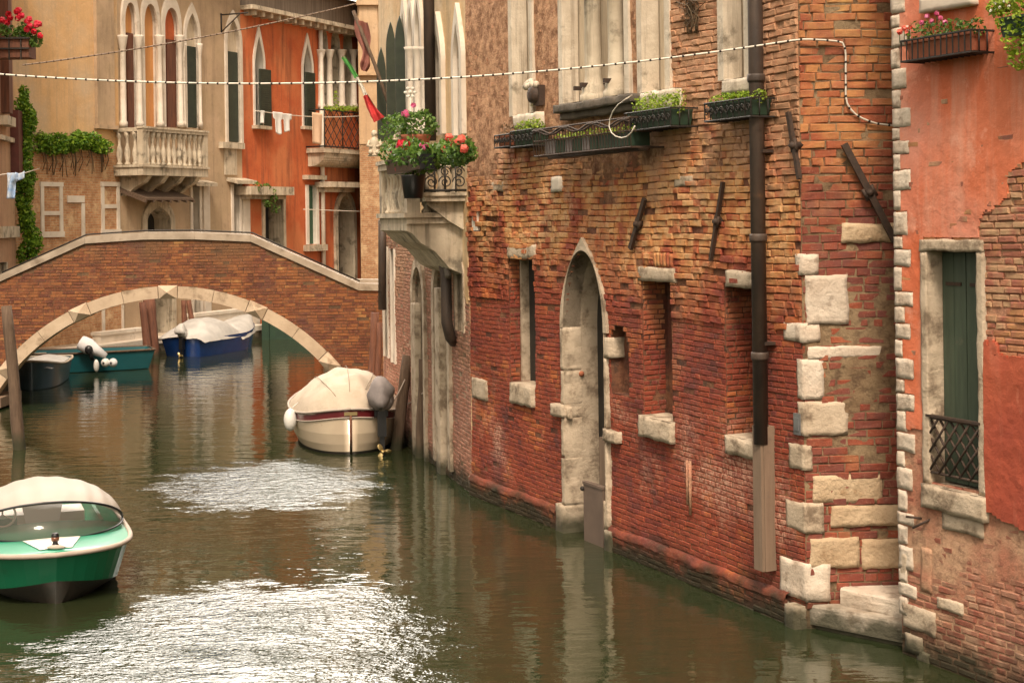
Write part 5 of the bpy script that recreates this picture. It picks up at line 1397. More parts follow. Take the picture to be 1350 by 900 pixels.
mb = MB(); rim = ringv(1.012, LL+.03, lambda t, f: gun(t)+.0, 0, .07); mb.tube(rim[:33]+rim[33:], .028, 8, cap=False); 
mb.tube([ch[24]*.02+gu[24]*.98, mid_[24], ch[24]], .012, 6)
mb.build('rub_rail', M['canvas'], gb)
# deck: camber, foredeck only to the cockpit
mb = MB()
def deck(u, v):
    t = .25+.75*math.sin(u*math.pi/2); a = -1+2*v; x = wg(t)*a*.99
    f = abs(a); y = t*LL/2 + .07*((1-min(1, wg(t)*f/bw))**1.2)*(t > .5)
    return Mg @ Vector((x, y, gun(t)+.10*(1-a*a)*(1-.6*t)+.0))
mb.grid(deck, 16, 16, 0, True, .5); mb.build('foredeck', M['hgreend'], gb)
mb = MB()
def dk(x, y, o=.006): 
    t = y/(LL/2); a = x/max(.05, wg(min(.999, t))); return Mg @ Vector((x, y, gun(t)+.10*(1-a*a)*(1-.6*t)+o))
def inset(u, v):
    y = 1.62+.62*v; hw = .30-.14*v; return dk((-1+2*u)*hw, y, .010)
mb.grid(inset, 6, 6, 0, True); mb.build('deck_inset', M['white'], gb)
mb = MB(); b0 = dk(0, 2.15, 0); 
mb.lathe(b0, [(.045,0),(.045,.02),(.028,.04),(.028,.06),(.04,.07),(.04,.13),(.03,.15)], 14); lp = mb.build('bow_lamp', M['black'], gb)
mb = MB(); mb.lathe(b0+Vector((0,0,.07)), [(.041,0),(.041,.04)], 14); mb.build('lamp_lens', simple('brown_lens', (.16,.06,.03), None, .2, 3, 0), lp)
mb = MB(); mb.ell(dk(0, 2.27, .02), .10, .04, .025, 10, 6); mb.build('bow_fitting', M['canvas'], gb)
# aft floor and seats
mb = MB(); mb.box(-.66, -2.2, .12, .66, .6, .16, M=Mg); mb.box(-.68, -2.2, .12, -.64, .3, .5, M=Mg); mb.box(.64, -2.2, .12, .68, .3, .5, M=Mg); mb.box(-.66, -2.2, .12, .66, -2.1, .5, M=Mg); mb.build('cockpit', M['hgreend'], gb)
mb = MB()
mb.box(-.55, -1.2, .16, .55, -.7, .45, M=Mg);  mb.build('seat', M['white'], gb)
# hood: dome cut by a slanting plane into canvas and clear screen
cy_ = .62; Hd = .47; fwd = 1.0; aft = 1.5; zb_ = .57; hw_ = .85
def dome(u, v, k=1.0, seed=0):
    a = 2*math.pi*u; e = v*math.pi/2; ce = math.cos(e)**.9; se = math.sin(e)
    y = math.sin(a)*ce; x = math.cos(a)*ce
    return Vector((x*hw_*k, cy_+y*(fwd if y > 0 else aft)*k, zb_+Hd*se*k-(.0)))
mc, ms = MB(), MB()
def domep(th, ph, k=1.0):
    y = math.sin(th)*math.cos(ph); return Vector((math.cos(th)*hw_*k, cy_+y*(fwd if y > 0 else aft)*k, zb_+Hd*math.sin(th)*math.sin(ph)*k))
PH = math.pi*.27
def fabf(u, v):
    ph = PH+(math.pi-PH)*v; th = math.pi*(.002+.996*u); p = domep(th, ph, 1.006)
    w_ = math.sin(th)
    return Mg @ (p+Vector((0, .01*vn(p, 4), w_*(.010*math.sin(th*22)*(1-v)+.016*vn(p, 3.2)+.012*abs(math.sin(ph*4.2))))))
mc.grid(fabf, 60, 36, 0, True, .5)
ms.grid(lambda u, v: Mg @ domep(math.pi*(.002+.996*u), PH*v), 48, 12, 0, True, .5)
edge = [Mg @ domep(math.pi*k/40, PH, 1.006) for k in range(41)]
M['hood'] = leafmat('translucent_canvas', [(.44,.375,.315),(.47,.40,.34),(.50,.43,.36)]); mc.build('fabric_hood', M['hood'], gb)
ms.build('windscreen', M['screen'], gb)
mb = MB(); mb.tube(edge, .014, 6)
bs_l = [Mg @ Vector((math.cos(a)*hw_*1.005, cy_+math.sin(a)*fwd*1.005, zb_+.005)) for a in [math.pi*k/40 for k in range(41)]]; mb.tube(bs_l, .013, 6); mb.build('screen_trim', M['black'], gb)
mb = MB(); sc_ = Mg @ Vector((.46, .58, .70)); pts = [sc_+Mg.to_3x3() @ Vector((.14*math.cos(a), .0-.03*math.sin(a), .13*math.sin(a))) for a in [2*math.pi*k/24 for k in range(25)]]
mb.tube(pts, .014, 6); 
for k in range(3): a = 2*math.pi*k/3+math.pi/2; mb.tube([sc_, sc_+Mg.to_3x3() @ Vector((.14*math.cos(a), 0, .13*math.sin(a)))], .01, 5)
mb.build('steering_wheel', M['white'], gb)
mb = MB(); mb.box(.30, .3, .5, .72, .5, .64, M=Mg); mb.build('dashboard', M['hgreend'], gb)
mb = MB(); mb.add([Mg @ Vector(q) for q in ((-.17,.15,.42),(.17,.15,.42),(.27,.10,.90),(-.27,.10,.90))], [(0,1,2,3)]); mb.build('rear_window', leafmat('pale_rear_window', [(.75,.74,.72),(.8,.79,.77)]), gb)

# --- white covered boat -------------------------------------------------
wp_ = W(452, 601); LW = 4.6
wb = thing('covered_boat', (wp_.x, wp_.y+LW/2, 0), 'cream boat with maroon band under a bulging beige tarpaulin, moored by the cream house', 'boat')
Mw = boatM(wp_.x-.22, wp_.y+LW/2, math.radians(9))
bwW = 1.0
ww = lambda t: wfun(t, bwW, 2.2, .8, 2.4, .45, 0.0)
gw = lambda t: .62+.16*(-t)**4 if t < 0 else .62+.25*t*t
mb = MB(); 
rings = [hull_ring(Mw, LW*.80, lambda t: ww(t)*.35, lambda t: -.3, 32), hull_ring(Mw, LW*.93, lambda t: ww(t)*.80, lambda t: -.04, 32), hull_ring(Mw, LW*.945, lambda t: ww(t)*.86, lambda t: .05, 32), hull_ring(Mw, LW*.965, lambda t: ww(t)*.93, lambda t: .18, 32), hull_ring(Mw, LW*.985, lambda t: ww(t)*.975, lambda t: .36, 32),
         hull_ring(Mw, LW*.995, lambda t: ww(t)*1.0, lambda t: gw(t)-.13, 32), hull_ring(Mw, LW, lambda t: ww(t)*1.01, lambda t: gw(t), 32)]
loft(mb, rings, [1, 1, 0, 0, 0, 2]); mb.build('hull', [M['hcream'], M['antifoul'], M['maroon']], wb)
mb = MB(); rim = hull_ring(Mw, LW*1.004, lambda t: ww(t)*1.02, lambda t: gw(t)+.01, 32); mb.tube(rim+rim[:1], .022, 8); rim2 = hull_ring(Mw, LW*1.0, lambda t: ww(t)*1.008, lambda t: gw(t)-.135, 32); mb.tube(rim2+rim2[:1], .012, 6); mb.build('rub_rail', M['canvas'], wb)
mb = MB(); mb.tube([Mw @ Vector((0, -LW*.500, gw(-1)-.1)), Mw @ Vector((0, -LW*.492, .3)), Mw @ Vector((0, -LW*.475, .02))], .022, 6); mb.build('rudder_post', M['woodred'], wb)
mb = MB(); mb.box(-.11, -LW*.503, gw(-1)-.10, .11, -LW*.499, gw(-1)-.04, M=Mw); mb.build('name_board', M['brass'], wb)
mb = MB()
cover(mb, Mw, LW*.98, ww, gw, lambda t: .10+.62*max(0, 1-((t+.42)/.75)**2) if t < .35 else .10, 60, 30, 1.015, 5, .05, .03, 2.0)
mb.build('tarpaulin', M['tarpc'], wb)
ob = outboard(Mw, wb, -LW*.485, .52, .90, 0.0, 1.05, True, 'black', M['tarpg'])
mb = MB(); mb.ell(Mw @ Vector((-1.0, -1.2, .50)), .12, .12, .20, 12, 8); mb.tube([Mw @ Vector((-1.0,-1.2,.68)), Mw @ Vector((-.86,-1.2,.8))], .01, 5); mb.build('fender', M['fender'], wb)

mb = MB(); ra = Mw @ Vector((.55, -LW*.44, gw(-.9))); rb = P(534, 500, 26.3); mb.tube([ra.lerp(rb, k/10)-Vector((0,0,.10*math.sin(math.pi*k/10))) for k in range(11)], .012, 5)
rc = Mw @ Vector((.80, 0, .66)); rd = FB.p(FB.hit(560, 560)[0], 1.1, .02); mb.tube([rc.lerp(rd, k/10)-Vector((0,0,.15*math.sin(math.pi*k/10))) for k in range(11)], .012, 5); mb.build('mooring_rope', M['canvas'], wb)
mb = MB()
for a in (-.55, 0, .5):
    pts = []
    for k in range(21):
        t = -.93+.95*k/20*1.6; t = min(t, .6); x = a*ww(t); kk = max(0, 1-abs(a)**2.0); hcx = .10+.62*max(0, 1-((t+.42)/.75)**2) if t < .35 else .10
        pts.append(Mw @ Vector((x, t*LW*.98/2, gw(t)+hcx*kk**.8*(1-abs(t)**14)+.045)))
    mb.tube(pts, .006, 4)
mb.build('cover_seam', simple('seam_thread', (.30,.24,.18), None, .9, 5, 0), wb)
# --- blue boat beyond the bridge -----------------------------------------
pb_ = W(238, 470.5); LB = 4.1; angB = math.radians(-20)
c_ = Vector((pb_.x, pb_.y, 0))+Vector((-math.sin(angB), math.cos(angB), 0))*LB/2
bb = thing('blue_boat', (c_.x, c_.y, 0), 'blue boat under pale grey tarpaulins moored beyond the arch of the bridge', 'boat')
Mb = boatM(c_.x, c_.y, angB); bwB = .80
wbf = lambda t: wfun(t, bwB, 2.4, .8, 3, 1, .82)
gbf = lambda t: .55+.25*max(0, t)**2
mb = MB(); loft(mb, [hull_ring(Mb, LB*.85, lambda t: wbf(t)*.4, lambda t: -.3), hull_ring(Mb, LB*.93, lambda t: wbf(t)*.85, lambda t: .0), hull_ring(Mb, LB, wbf, gbf)], [0, 0]); mb.build('hull', M['hblue'], bb)
mb = MB(); cover(mb, Mb, LB*.6, lambda t: bwB*(1-.1*max(0,t)), lambda t: .55, lambda t: .48*(1-abs(t)**2.5)+.03, 24, 14, 1.05, 9, .05, .1)
for v_ in range(len(mb.v)): p = Vector(mb.v[v_]) - (Mb.to_3x3() @ Vector((0, LB*.20, 0))); mb.v[v_] = tuple(p)
mb.build('tarpaulin', M['tarpw'], bb)
mb = MB(); cover(mb, Mb @ Matrix.Translation((0, LB*.27, 0)), LB*.46, lambda t: wbf(min(.999, .54+.46*t))*1.02 if t < .99 else .02, lambda t: .60+.12*(1+t), lambda t: .18, 24, 12, 1.02, 3, .05, .25); mb.build('bow_tarpaulin', M['tarpw'], bb)
outboard(Mb, bb, -LB*.5-.02, .12, .68, .0, .8, True, 'black', M['tarpw'])

# --- teal dory and slate dinghy under the arch -----------------------------
def openboat(name, x, y, ang, L_, b, g, mat, label, rimm='white', pf=2.2, qf=.8, tb=.8):
    t_ = thing(name, (x, y, 0), label, 'boat'); Mo = boatM(x, y, ang); w_ = lambda t: wfun(t, b, pf, qf, 3, 1, tb); gf = lambda t: g+.18*max(0, t)**2
    mb = MB(); loft(mb, [hull_ring(Mo, L_*.85, lambda t: w_(t)*.4, lambda t: -.25), hull_ring(Mo, L_*.93, lambda t: w_(t)*.86, lambda t: .02), hull_ring(Mo, L_, w_, gf), hull_ring(Mo, L_*.97, lambda t: w_(t)*.92, lambda t: gf(t)+.01), hull_ring(Mo, L_*.9, lambda t: w_(t)*.8, lambda t: .12)], [0, 0, 0, 0])
    rg_ = hull_ring(Mo, L_*.9, lambda t: w_(t)*.8, lambda t: .12); mb.poly(rg_); mb.build('hull', M[mat], t_)
    mb = MB(); r_ = hull_ring(Mo, L_*1.002, lambda t: w_(t)*1.01, lambda t: gf(t)+.01); mb.tube(r_+r_[:1], .03, 6); mb.build('gunwale', M[rimm], t_)
    mb = MB(); mb.box(-b*.8, -.2, g-.18, b*.8, .1, g-.12, M=Mo); mb.build('seat', M['wood'], t_)
    return t_, Mo
pt = W(118, 493); 
tb_, Mt = openboat('teal_dory', pt.x-.9, pt.y+.9, math.radians(-68)+math.pi, 4.6, .75, .52, 'hteal', 'teal open boat with a white covered motor, beside the quay under the arch', 'wood')
ob2 = MB(); a_ = P(106, 451, pt.y+.2); b_ = P(140, 469, pt.y+.2)
ob2.tube([a_+(a_-b_)*.04, a_, a_.lerp(b_, .3), a_.lerp(b_, .6), b_], [.05, .19, .22, .15, .07], 12); mo = ob2.build('outboard_motor', M['tarpb'], tb_); ob2 = MB(); c_ = P(117, 461, pt.y+.0); ob2.ell(c_, .11, .09, .12); ob2.tube([c_, P(122, 474, pt.y+.1)], .06, 8); ob2.build('leg', M['black'], mo)
mb = MB(); 
for q_ in ((127, 482, .075, .17), ): p = P(q_[0], q_[1], pt.y-.15); mb.ell(p, q_[2], q_[2], q_[3], 10, 8)
mb.build('fender', M['fender'], tb_)
for x_ in (139, 149): 
    p = P(x_, 478, pt.y+.1); mb = MB(); mb.ell(p, .12, .12, .12, 12, 8); mb.ell(p-Vector((.02,.05,0)), .05, .09, .05, 8, 6, 1); mb.build('fender', [M['fender'], M['black']] if x_ == 139 else [M['tarpb'], M['black']], tb_)
pd = W(60, 515)
db_, Md = openboat('grey_dinghy', pd.x-.62, pd.y+1.7, math.radians(180+8), 3.4, .62, .52, 'hnavy', 'slate blue dinghy with pale gunwale coming out under the left end of the arch', 'tarpc', 3.5, .6)
mb = MB(); cover(mb, Md, 3.0, lambda t: .5, lambda t: .52, lambda t: .1, 10, 8, 1, 4, .02, .02); mb.build('foredeck', M['tarpw'], db_)

# ================================================================= POLES
def pole(x0, y0, x1, y1, r, label, Y=None, mat='wood', ext=.8, kind='mooring_pole'):
    b = W(x1, y1) if Y is None else P(x1, y1, Y); b = W(x1, y1)
    if Y: b = P(x1, y1, Y)
    t_ = P(x0, y0, b.y+.1); d = (b-t_).normalized(); mb = MB(); n_ = 8; sd = rng.random()*20
    pts = []; rad = []
    for k in range(n_+1):
        f = k/n_; p = t_.lerp(b+d*ext, f); p += Vector((vn((f*3, sd, 0)), vn((f*3, 0, sd)), 0))*.02; pts.append(p); rad.append(r*(.86+.2*f+.1*vn((f*5, sd, 1))))
    mb.tube(pts, rad, 10); o = mb.build(kind, M[mat], None, (b.x, b.y, b.z)); tag(o, label, 'mooring pole', 'mooring poles'); return o
pole(8, 403, 26, 592, .11, 'leaning grey pole standing alone in the water in front of the bridge, left edge')
pole(196, 393, 202, 472, .20, 'thick dark brown post right beside the blue covered boat', mat='woodred')
pole(188, 398, 196, 474, .12, 'thinner brown post leaning against the thick post by the blue boat', mat='woodred')
pole(242, 396, 243, 432, .09, 'short brown post on the far quay behind the blue boat', Y=47.5, mat='woodred', ext=.5)
pole(249, 396, 254, 436, .09, 'brown post leaning just right of the short post behind the blue boat', Y=47.2, mat='woodred', ext=.5)
pole(62, 452, 63, 470, .10, 'stubby brown post above the slate dinghy at the left foot of the arch', Y=44.8, mat='woodred', ext=.6)
pole(517, 455, 508, 560, .10, 'pole behind the motor of the cream boat, first from the bridge')
pole(538, 468, 522, 592, .11, 'crooked dark pole just right of the cream boat')
pole(558, 473, 554, 603, .085, 'slim upright pole nearest the stone water door of the cream house')
pole(494, 412, 488, 560, .09, 'reddish pole against the right end of the bridge wall', mat='woodred')
pole(500, 425, 497, 562, .06, 'thin reddish stake between the bridge wall and the cream house', mat='woodred')
# green gate post beyond the arch
p = W(350, 448); mb = MB(); mb.box(p.x-.12, p.y, -.4, p.x+.12, p.y+.3, 1.1); mb.box(p.x+.12, p.y+.1, -.4, p.x+1.6, p.y+.2, .75); mb.box(p.x-.14, p.y-.02, 1.1, p.x+.14, p.y+.32, 1.16)
tag(mb.build('water_gate', M['greenplastic'], None, (p.x, p.y, 0)), 'dark green timber gate at the end of the far quay under the arch', 'gate')
# landing platform at the left edge
a = W(-40, 548); b = W(13, 536); mb = MB(); mb.hexa([Vector(q) for q in ((a.x-2,b.y-.6,.05),(b.x,b.y-.6,.05),(b.x,b.y+.8,.05),(a.x-2,b.y+.8,.05),(a.x-2,b.y-.6,.26),(b.x,b.y-.6,.26),(b.x,b.y+.8,.26),(a.x-2,b.y+.8,.26))])
for x_ in (b.x-.2, b.x-1.6): mb.tube([Vector((x_, b.y-.4, -.6)), Vector((x_, b.y-.4, .06))], .07, 8); mb.tube([Vector((x_, b.y+.6, -.6)), Vector((x_, b.y+.6, .06))], .07, 8)
tag(mb.build('landing_stage', M['pipecover'], None, (b.x, b.y, 0)), 'low pinkish landing stage behind the leaning pole at the left edge', 'landing stage')

# ================================================================= PLANTERS
def rackbox(F, s0, s1, z0, z1, d, root, mat='blackiron', bars=10, name='iron_rack', r=.008, curl=True):
    mb = MB()
    for z in (z0, z1):
        mb.tube([F.p(s0,z,0), F.p(s0,z,d), F.p(s1,z,d), F.p(s1,z,0)], r*1.3, 5, smooth=False)
    for k in range(bars+1):
        s_ = s0+(s1-s0)*k/bars; mb.tube([F.p(s_, z0, 0), F.p(s_, z0, d), F.p(s_, z1, d)], r, 4, smooth=False)
    for k in range(1, 3):
        for s_ in (s0, s1): mb.tube([F.p(s_, z0, d*k/3), F.p(s_, z1, d*k/3)], r, 4)
    if curl:
        k = max(2, int((s1-s0)/((z1-z0)*.5))); 
        for i in range(k): c = s0+(s1-s0)*(i+.5)/k; R0 = min((z1-z0)*.32, (s1-s0)/k*.45); mb.tube(scroll(F, c, (z0+z1)/2, d+.008, R0, 1 if i % 2 else -1), r*.9, 4)
    return mb.build(name, M[mat], root)
def trough(F, s0, s1, z0, z1, d0, d1, root, mat, name='box'):
    mb = MB(); t = .012; f = lambda s_, z_, d_: F.p(s_, z_, d_); e = .02
    mb.add([f(s0+e,z0,d0+e), f(s1-e,z0,d0+e), f(s1-e,z0,d1-e), f(s0+e,z0,d1-e), f(s0,z1,d0), f(s1,z1,d0), f(s1,z1,d1), f(s0,z1,d1)], [(0,3,2,1),(0,1,5,4),(1,2,6,5),(2,3,7,6),(3,0,4,7)])
    mb.add([f(s0+.01,z1-.015,d0+.01), f(s1-.01,z1-.015,d0+.01), f(s1-.01,z1-.015,d1-.01), f(s0+.01,z1-.015,d1-.01)], [(0,1,2,3)], 1)
    mb.fbox(F, s0-.008, s1+.008, z1-.02, z1+.002, d1-.004, d1+.012)
    return mb.build(name, [M[mat], M['antifoul']], root)
def planter(F, px, d, label, boxmat, leafm, flowers=(), rack=True, bars=10, fol_h=.12, nl=260, ls=.035, cat='flower box', group=None, d0=.04, foliage_px=None, curl=True, droop=0):
    x0, y0, x1, y1 = px; s0, s1, z0, z1 = F.rect(*px, d=d)
    o = F.p((s0+s1)/2, z0, d/2); t_ = thing('window_planter', tuple(o), label, cat, group)
    if rack: rackbox(F, s0, s1, z0, z1, d, t_, bars=bars, curl=curl)
    trough(F, s0+.03, s1-.03, z0+.02, z1-.01, d0, d-.03, t_, boxmat)
    mb = MB(); k = max(1, int((s1-s0)/.12))
    for i in range(k):
        c = F.p(s0+(s1-s0)*(i+.5)/k, z1+fol_h*.35, d*.55); leaves(mb, c, .11, .13, fol_h*rng.uniform(.7, 1.15), nl//k, ls, seed=i*7+int(x0), droop=droop)
    if nl: mb.build('foliage', M[leafm], t_)
    for mat, pts, sz in flowers:
        mb = MB(); P_ = [F.p(*F.hit(x, y, d*.7), d*.7) for x, y in pts]; blooms(mb, P_, sz, petals=14); 
        for p in P_: mb.tube([p, p-Vector((0,0,.1))], .004, 4, 1)
        mb.build('flowers', [M[mat], M['leaf']], t_)
    return t_, (s0, s1, z0, z1)
# on the brick house
t_, q_ = planter(FM, (673, 172, 703, 193), .28, 'dark green planter with fresh grass-green plant, leftmost on the brick house', 'greenplastic', 'leafy', nl=500, fol_h=.14, bars=6, ls=.028)
t_, q_ = planter(FM, (652, 178, 672, 194), .25, 'small terracotta pot with straggly plant beside the leftmost green planter', 'terra', 'dry', nl=140, fol_h=.14, bars=3, cat='plant pot')
t_, q_ = planter(FM, (824, 146, 884, 170), .34, 'dark green trough of lush pale green plants in iron rack below the third upper window', 'greenplastic', 'leafy', nl=1100, fol_h=.16, bars=8, ls=.028)
t_, q_ = planter(FM, (929, 133, 990, 157), .30, 'dark trough with clipped green plant in scrolled rack beside the drain pipe', 'greenplastic', 'leafy', nl=900, fol_h=.09, bars=8, ls=.024)
# long iron basket
s0, s1, z0, z1 = FM.rect(704, 163, 832, 200, d=.42)
o = FM.p((s0+s1)/2, z0, .2); lb = thing('long_plant_basket', tuple(o), 'long wrought iron basket with a row of dark and pale planters below the triple window', 'plant basket')
mb = MB(); d = .42; z1b = z0+(z1-z0)*.55
for z in (z0, z1b, z1): mb.tube([FM.p(s0,z,0), FM.p(s0,z,d), FM.p(s1,z,d), FM.p(s1,z,0)], .012, 5, smooth=False)
for k in range(34): s_ = s0+(s1-s0)*k/33; mb.tube([FM.p(s_, z0, 0), FM.p(s_, z0, d), FM.p(s_, z1-.03+.03*math.cos(k*.6), d+.02)], .006, 4, smooth=False)
for ph in (0, 1.2): mb.tube([FM.p(s0+(s1-s0)*k/30, z1-.05+.035*math.sin(k*.7+ph), d+.02) for k in range(31)], .013, 5)
mb.tube([FM.p(s0-.0, z0-.01, d*.5), FM.p(s1, z0-.01, d*.5)], .03, 6); mb.build('iron_basket', M['iron'], lb)
fx = [s0+(s1-s0)*f for f in (.34, .42, .50, .60, .68, .78, .90)]
tone = ['greenplastic', 'pipecover', 'greenplastic', 'mortE', 'greenplastic', 'mortE', 'greenplastic']
for a, b, tn in zip([s0+.10]+fx[:-1], fx, ['greenplastic', 'greenplastic', 'tarpg', 'greenplastic', 'tarpg', 'greenplastic', 'tarpg']):
    mb = MB(); mb.fbox(FM, a+.01, b-.01, z0+.02, z1b-.01, .12, d-.03); mb.build('box', M[tn], lb)
mb = MB()
for k in range(12): leaves(mb, FM.p(s0+.15+(s1-s0)*.85*k/12, z1b+.04, .27), .1, .1, .06, 26, .03, seed=k)
mb.build('foliage', M['leafy'], lb)
# hose loop
hc = FM.hit(830, 165, .46); mb = MB(); pts = [FM.p(*FM.hit(x, y, .46), .46) for x, y in ((833,126),(824,131),(815,138),(808,147),(804,157),(803,167),(806,175),(812,180),(820,182),(827,180),(833,174),(837,166))]; pts[0] = FM.p(*FM.hit(833, 126, .2), .2)
mb.tube(pts, .0075, 6); o = mb.build('hose', M['cable'], None, tuple(pts[2])); tag(o, 'loop of white hose hanging over the long iron plant basket', 'hose')
# orange house flower box
t_, q_ = planter(FO, (1188, 47, 1280, 75), .26, 'terracotta boxes in an iron rack with pink flowers on the orange wall', 'terra', 'leaf',
    flowers=(('pink_fl', [(1215,30),(1222,22),(1235,18),(1240,24),(1228,28),(1246,30)], .035), ('coral_fl', [(1186,42),(1192,38),(1199,36),(1196,44)], .04)), nl=520, ls=.03, fol_h=.13, bars=12, curl=False)
# hanging green plant, upper right
cr = FO.hit(1345, 40, .3); o = FO.p(*cr, 0); hp = thing('hanging_plant', tuple(o), 'trailing green plant with white flowers cut by the top right corner', 'plant')
mb = MB(); rr = random.Random(8)
for (x, y, n_, rz) in ((1312, 12, 120, .10), (1328, 22, 200, .16), (1340, 52, 200, .18), (1346, 80, 120, .12), (1352, 20, 220, .2), (1362, 60, 220, .25), (1322, 5, 150, .1), (1345, -15, 200, .2)):
    c = FO.p(*FO.hit(x, y, .22), .22); leaves(mb, c, .12, .12, rz, n_, .032, seed=x)
mb.build('foliage', M['leafy'], hp)

for x, y in ((1312,5),(1318,10),(1330,8),(1306,14),(1324,2)): mb = MB(); blooms(mb, [FO.p(*FO.hit(x, y, .3), .3)], .02); mb.build('flower', M['white_fl'], hp)
mb = MB(); s0, s1, z0, z1 = FO.rect(1318, 20, 1372, 46, d=.25); trough(FO, s0, s1, z0, z1, .03, .26, hp, 'greenplastic', 'box')
# cream house balconies
FBd = FB
def at(x, y, d): return FB.p(*FB.hit(x, y, d), d)
fl = thing('balcony_flower_box', tuple(at(583, 225, .7)), 'dark trough of red geraniums on the railing of the small iron balcony', 'flower box')
a0_, a1_ = FB.hit(617, 210, .72)[0], FB.hit(566, 210, .72)[0]; z_ = FB.hit(590, 222, .72)[1]
trough(FB, max(.12, a0_), a1_, z_, z_+.2, .60, .84, fl, 'black'); mb = MB()
for x in range(568, 618, 5): leaves(mb, at(x, 203+rng.uniform(-5,6), .72), .2, .2, .22, 190, .055, seed=x)
mb.build('foliage', M['leaf'], fl); 
for x, y in ((592,182),(605,187),(612,196),(599,190),(586,197),(609,183)): mb = MB(); blooms(mb, [at(x, y, .8)], .085, petals=16); mb.build('flower', M['coral_fl'], fl)
fl = thing('balcony_flower_box', tuple(at(540, 220, .95)), 'dark trough with big red and pink blooms on the end of the stone balcony', 'flower box')
a0_, a1_ = FB.hit(565, 225, .95)[0], FB.hit(520, 225, .95)[0]; z_ = FB.hit(545, 226, .95)[1]
trough(FB, a0_, a1_, z_, z_+.2, .84, 1.08, fl, 'black'); mb = MB()
for x in range(518, 568, 5): leaves(mb, at(x, 205+rng.uniform(-6,8), .95), .23, .23, .25, 200, .06, seed=x)
mb.build('foliage', M['leaf'], fl); mb = MB(); blooms(mb, [at(x, y, 1.0) for x, y in ((523,217),(527,221),(519,219),(530,190),(535,192))], .11, petals=22); mb.build('red_flowers', M['red_fl'], fl)
for x, y in ((515,198),(519,200),(524,196),(557,192),(561,194)): mb = MB(); blooms(mb, [at(x, y, 1.0)], .07); mb.build('pink_flower', M['pink_fl'], fl)
fl = thing('pot_plant', tuple(at(546, 180, .5)), 'bushy green plant in a round red pot on the stone balcony', 'pot plant')
mb = MB(); c = at(548, 186, .6); mb.lathe(c-Vector((0,0,.25)), [(.14,0),(.22,.3),(.24,.34),(.22,.34)], 14); mb.build('pot', M['terra'], fl)
mb = MB(); leaves(mb, at(548, 162, .6), .32, .32, .30, 900, .05, seed=3); leaves(mb, at(528, 165, .7), .2, .2, .25, 200, .055, seed=5); leaves(mb, at(513, 175, .7), .2, .2, .3, 160, .05, seed=6); mb.build('foliage', M['leaf'], fl)
mb = MB(); blooms(mb, [at(x, y, .8) for x, y in ((535,148),(537,152),(532,150),(545,139))], .06); mb.build('flowers', M['pink_fl'], fl)
fl = thing('hanging_pot', tuple(at(543, 240, .95)), 'dark hanging pot hooked under the flowers of the stone balcony', 'plant pot'); mb = MB(); c = at(545, 250, 1.0); mb.lathe(c-Vector((0,0,.12)), [(.13,0),(.17,.3),(.18,.32)], 12); mb.tube([c+Vector((0,0,.2)), c+Vector((0,0,.5))], .01, 5); mb.build('pot', M['black'], fl)
# statues
def statue(x, y0, y1, d, label):
    b = at(x, y1, d); t_ = at(x, y0, d); H_ = t_.z-b.z; mb = MB()
    mb.lathe(b, [(.26*H_,0),(.26*H_,.06*H_),(.20*H_,.1*H_),(.22*H_,.3*H_),(.19*H_,.5*H_),(.20*H_,.62*H_),(.09*H_,.72*H_),(.08*H_,.76*H_)], 14)
    mb.ell(b+Vector((0,0,.87*H_)), .125*H_, .13*H_, .145*H_, 12, 10)
    mb.ell(b+Vector((.02,-.1*H_,.86*H_)), .03*H_, .04*H_, .03*H_, 8, 6)
    for sg in (-1, 1):
        mb.tube([b+Vector((sg*.18*H_,0,.6*H_)), b+Vector((sg*.26*H_,-.06*H_,.42*H_)), b+Vector((sg*.08*H_,-.22*H_,.36*H_))], [.07*H_,.06*H_,.045*H_], 8)
        mb.ell(b+Vector((sg*.13*H_,-.16*H_,.14*H_)), .10*H_, .16*H_, .11*H_, 10, 8)
    tag(mb.build('statue', M['balstone'], None, tuple(b)), label, 'statue')
statue(494, 172, 206, .8, 'small white stone bust on the far corner of the stone balcony'); statue(527, 166, 196, .8, 'small white stone figure among the flowers of the stone balcony')
# pinwheel
c = at(541, 122, .6); pw = MB()
for k in range(6): a = k*math.pi/3; pw.ell(c+Vector((.07*math.cos(a), -.02, .07*math.sin(a))), .032, .01, .022, 8, 5)
pw.tube([c, c-Vector((0,0,.7))], .012, 5); pw.ell(c-Vector((0,.03,0)), .03, .02, .03, 8, 5); tag(pw.build('pinwheel', M['white_fl'], None, tuple(c-Vector((0,0,.7)))), 'white flower pinwheel on a stick above the bushy plant', 'pinwheel')
# flags
def cloth(mb, path, width, side, mi=0, fold=.06, n=20, seed=0, wfn=None):
    def fn(u, v):
        k = u*(len(path)-1); i = min(int(k), len(path)-2); p = Vector(path[i]).lerp(Vector(path[i+1]), k-i)
        w_ = (wfn(u) if wfn else 1)*width*(v-.5); return p+side*w_+Vector((0,1,0))*fold*math.sin(v*9+u*4+seed)+Vector((0,0,1))*fold*.5*vn((u*4, v*4, seed), 1)
    mb.grid(fn, n, 8, mi, True, .5)
f1 = thing('brown_flag', tuple(P(522, 152, 27.6)), 'limp faded brown flag on a leaning pole in front of the cream house', 'flag')
mb = MB(); mb.tube([P(522, 165, 27.6), P(494, 85, 27.9), P(466, 15, 28.3)], .035, 6); mb.build('flag_pole', M['wood'], f1)
mb = MB(); cloth(mb, [P(476, 28, 28.2), P(479, 50, 28.2), P(483, 68, 28.1), P(482, 82, 28), P(480, 94, 28)], .26, Vector((.95,0,-.25)), fold=.05, seed=1, wfn=lambda u: 1-.75*u*u+.25*math.sin(u*9)); mb.build('cloth', simple('faded_brown_cloth', (.26,.10,.075), (.19,.07,.055), .9, 5, .004), f1)
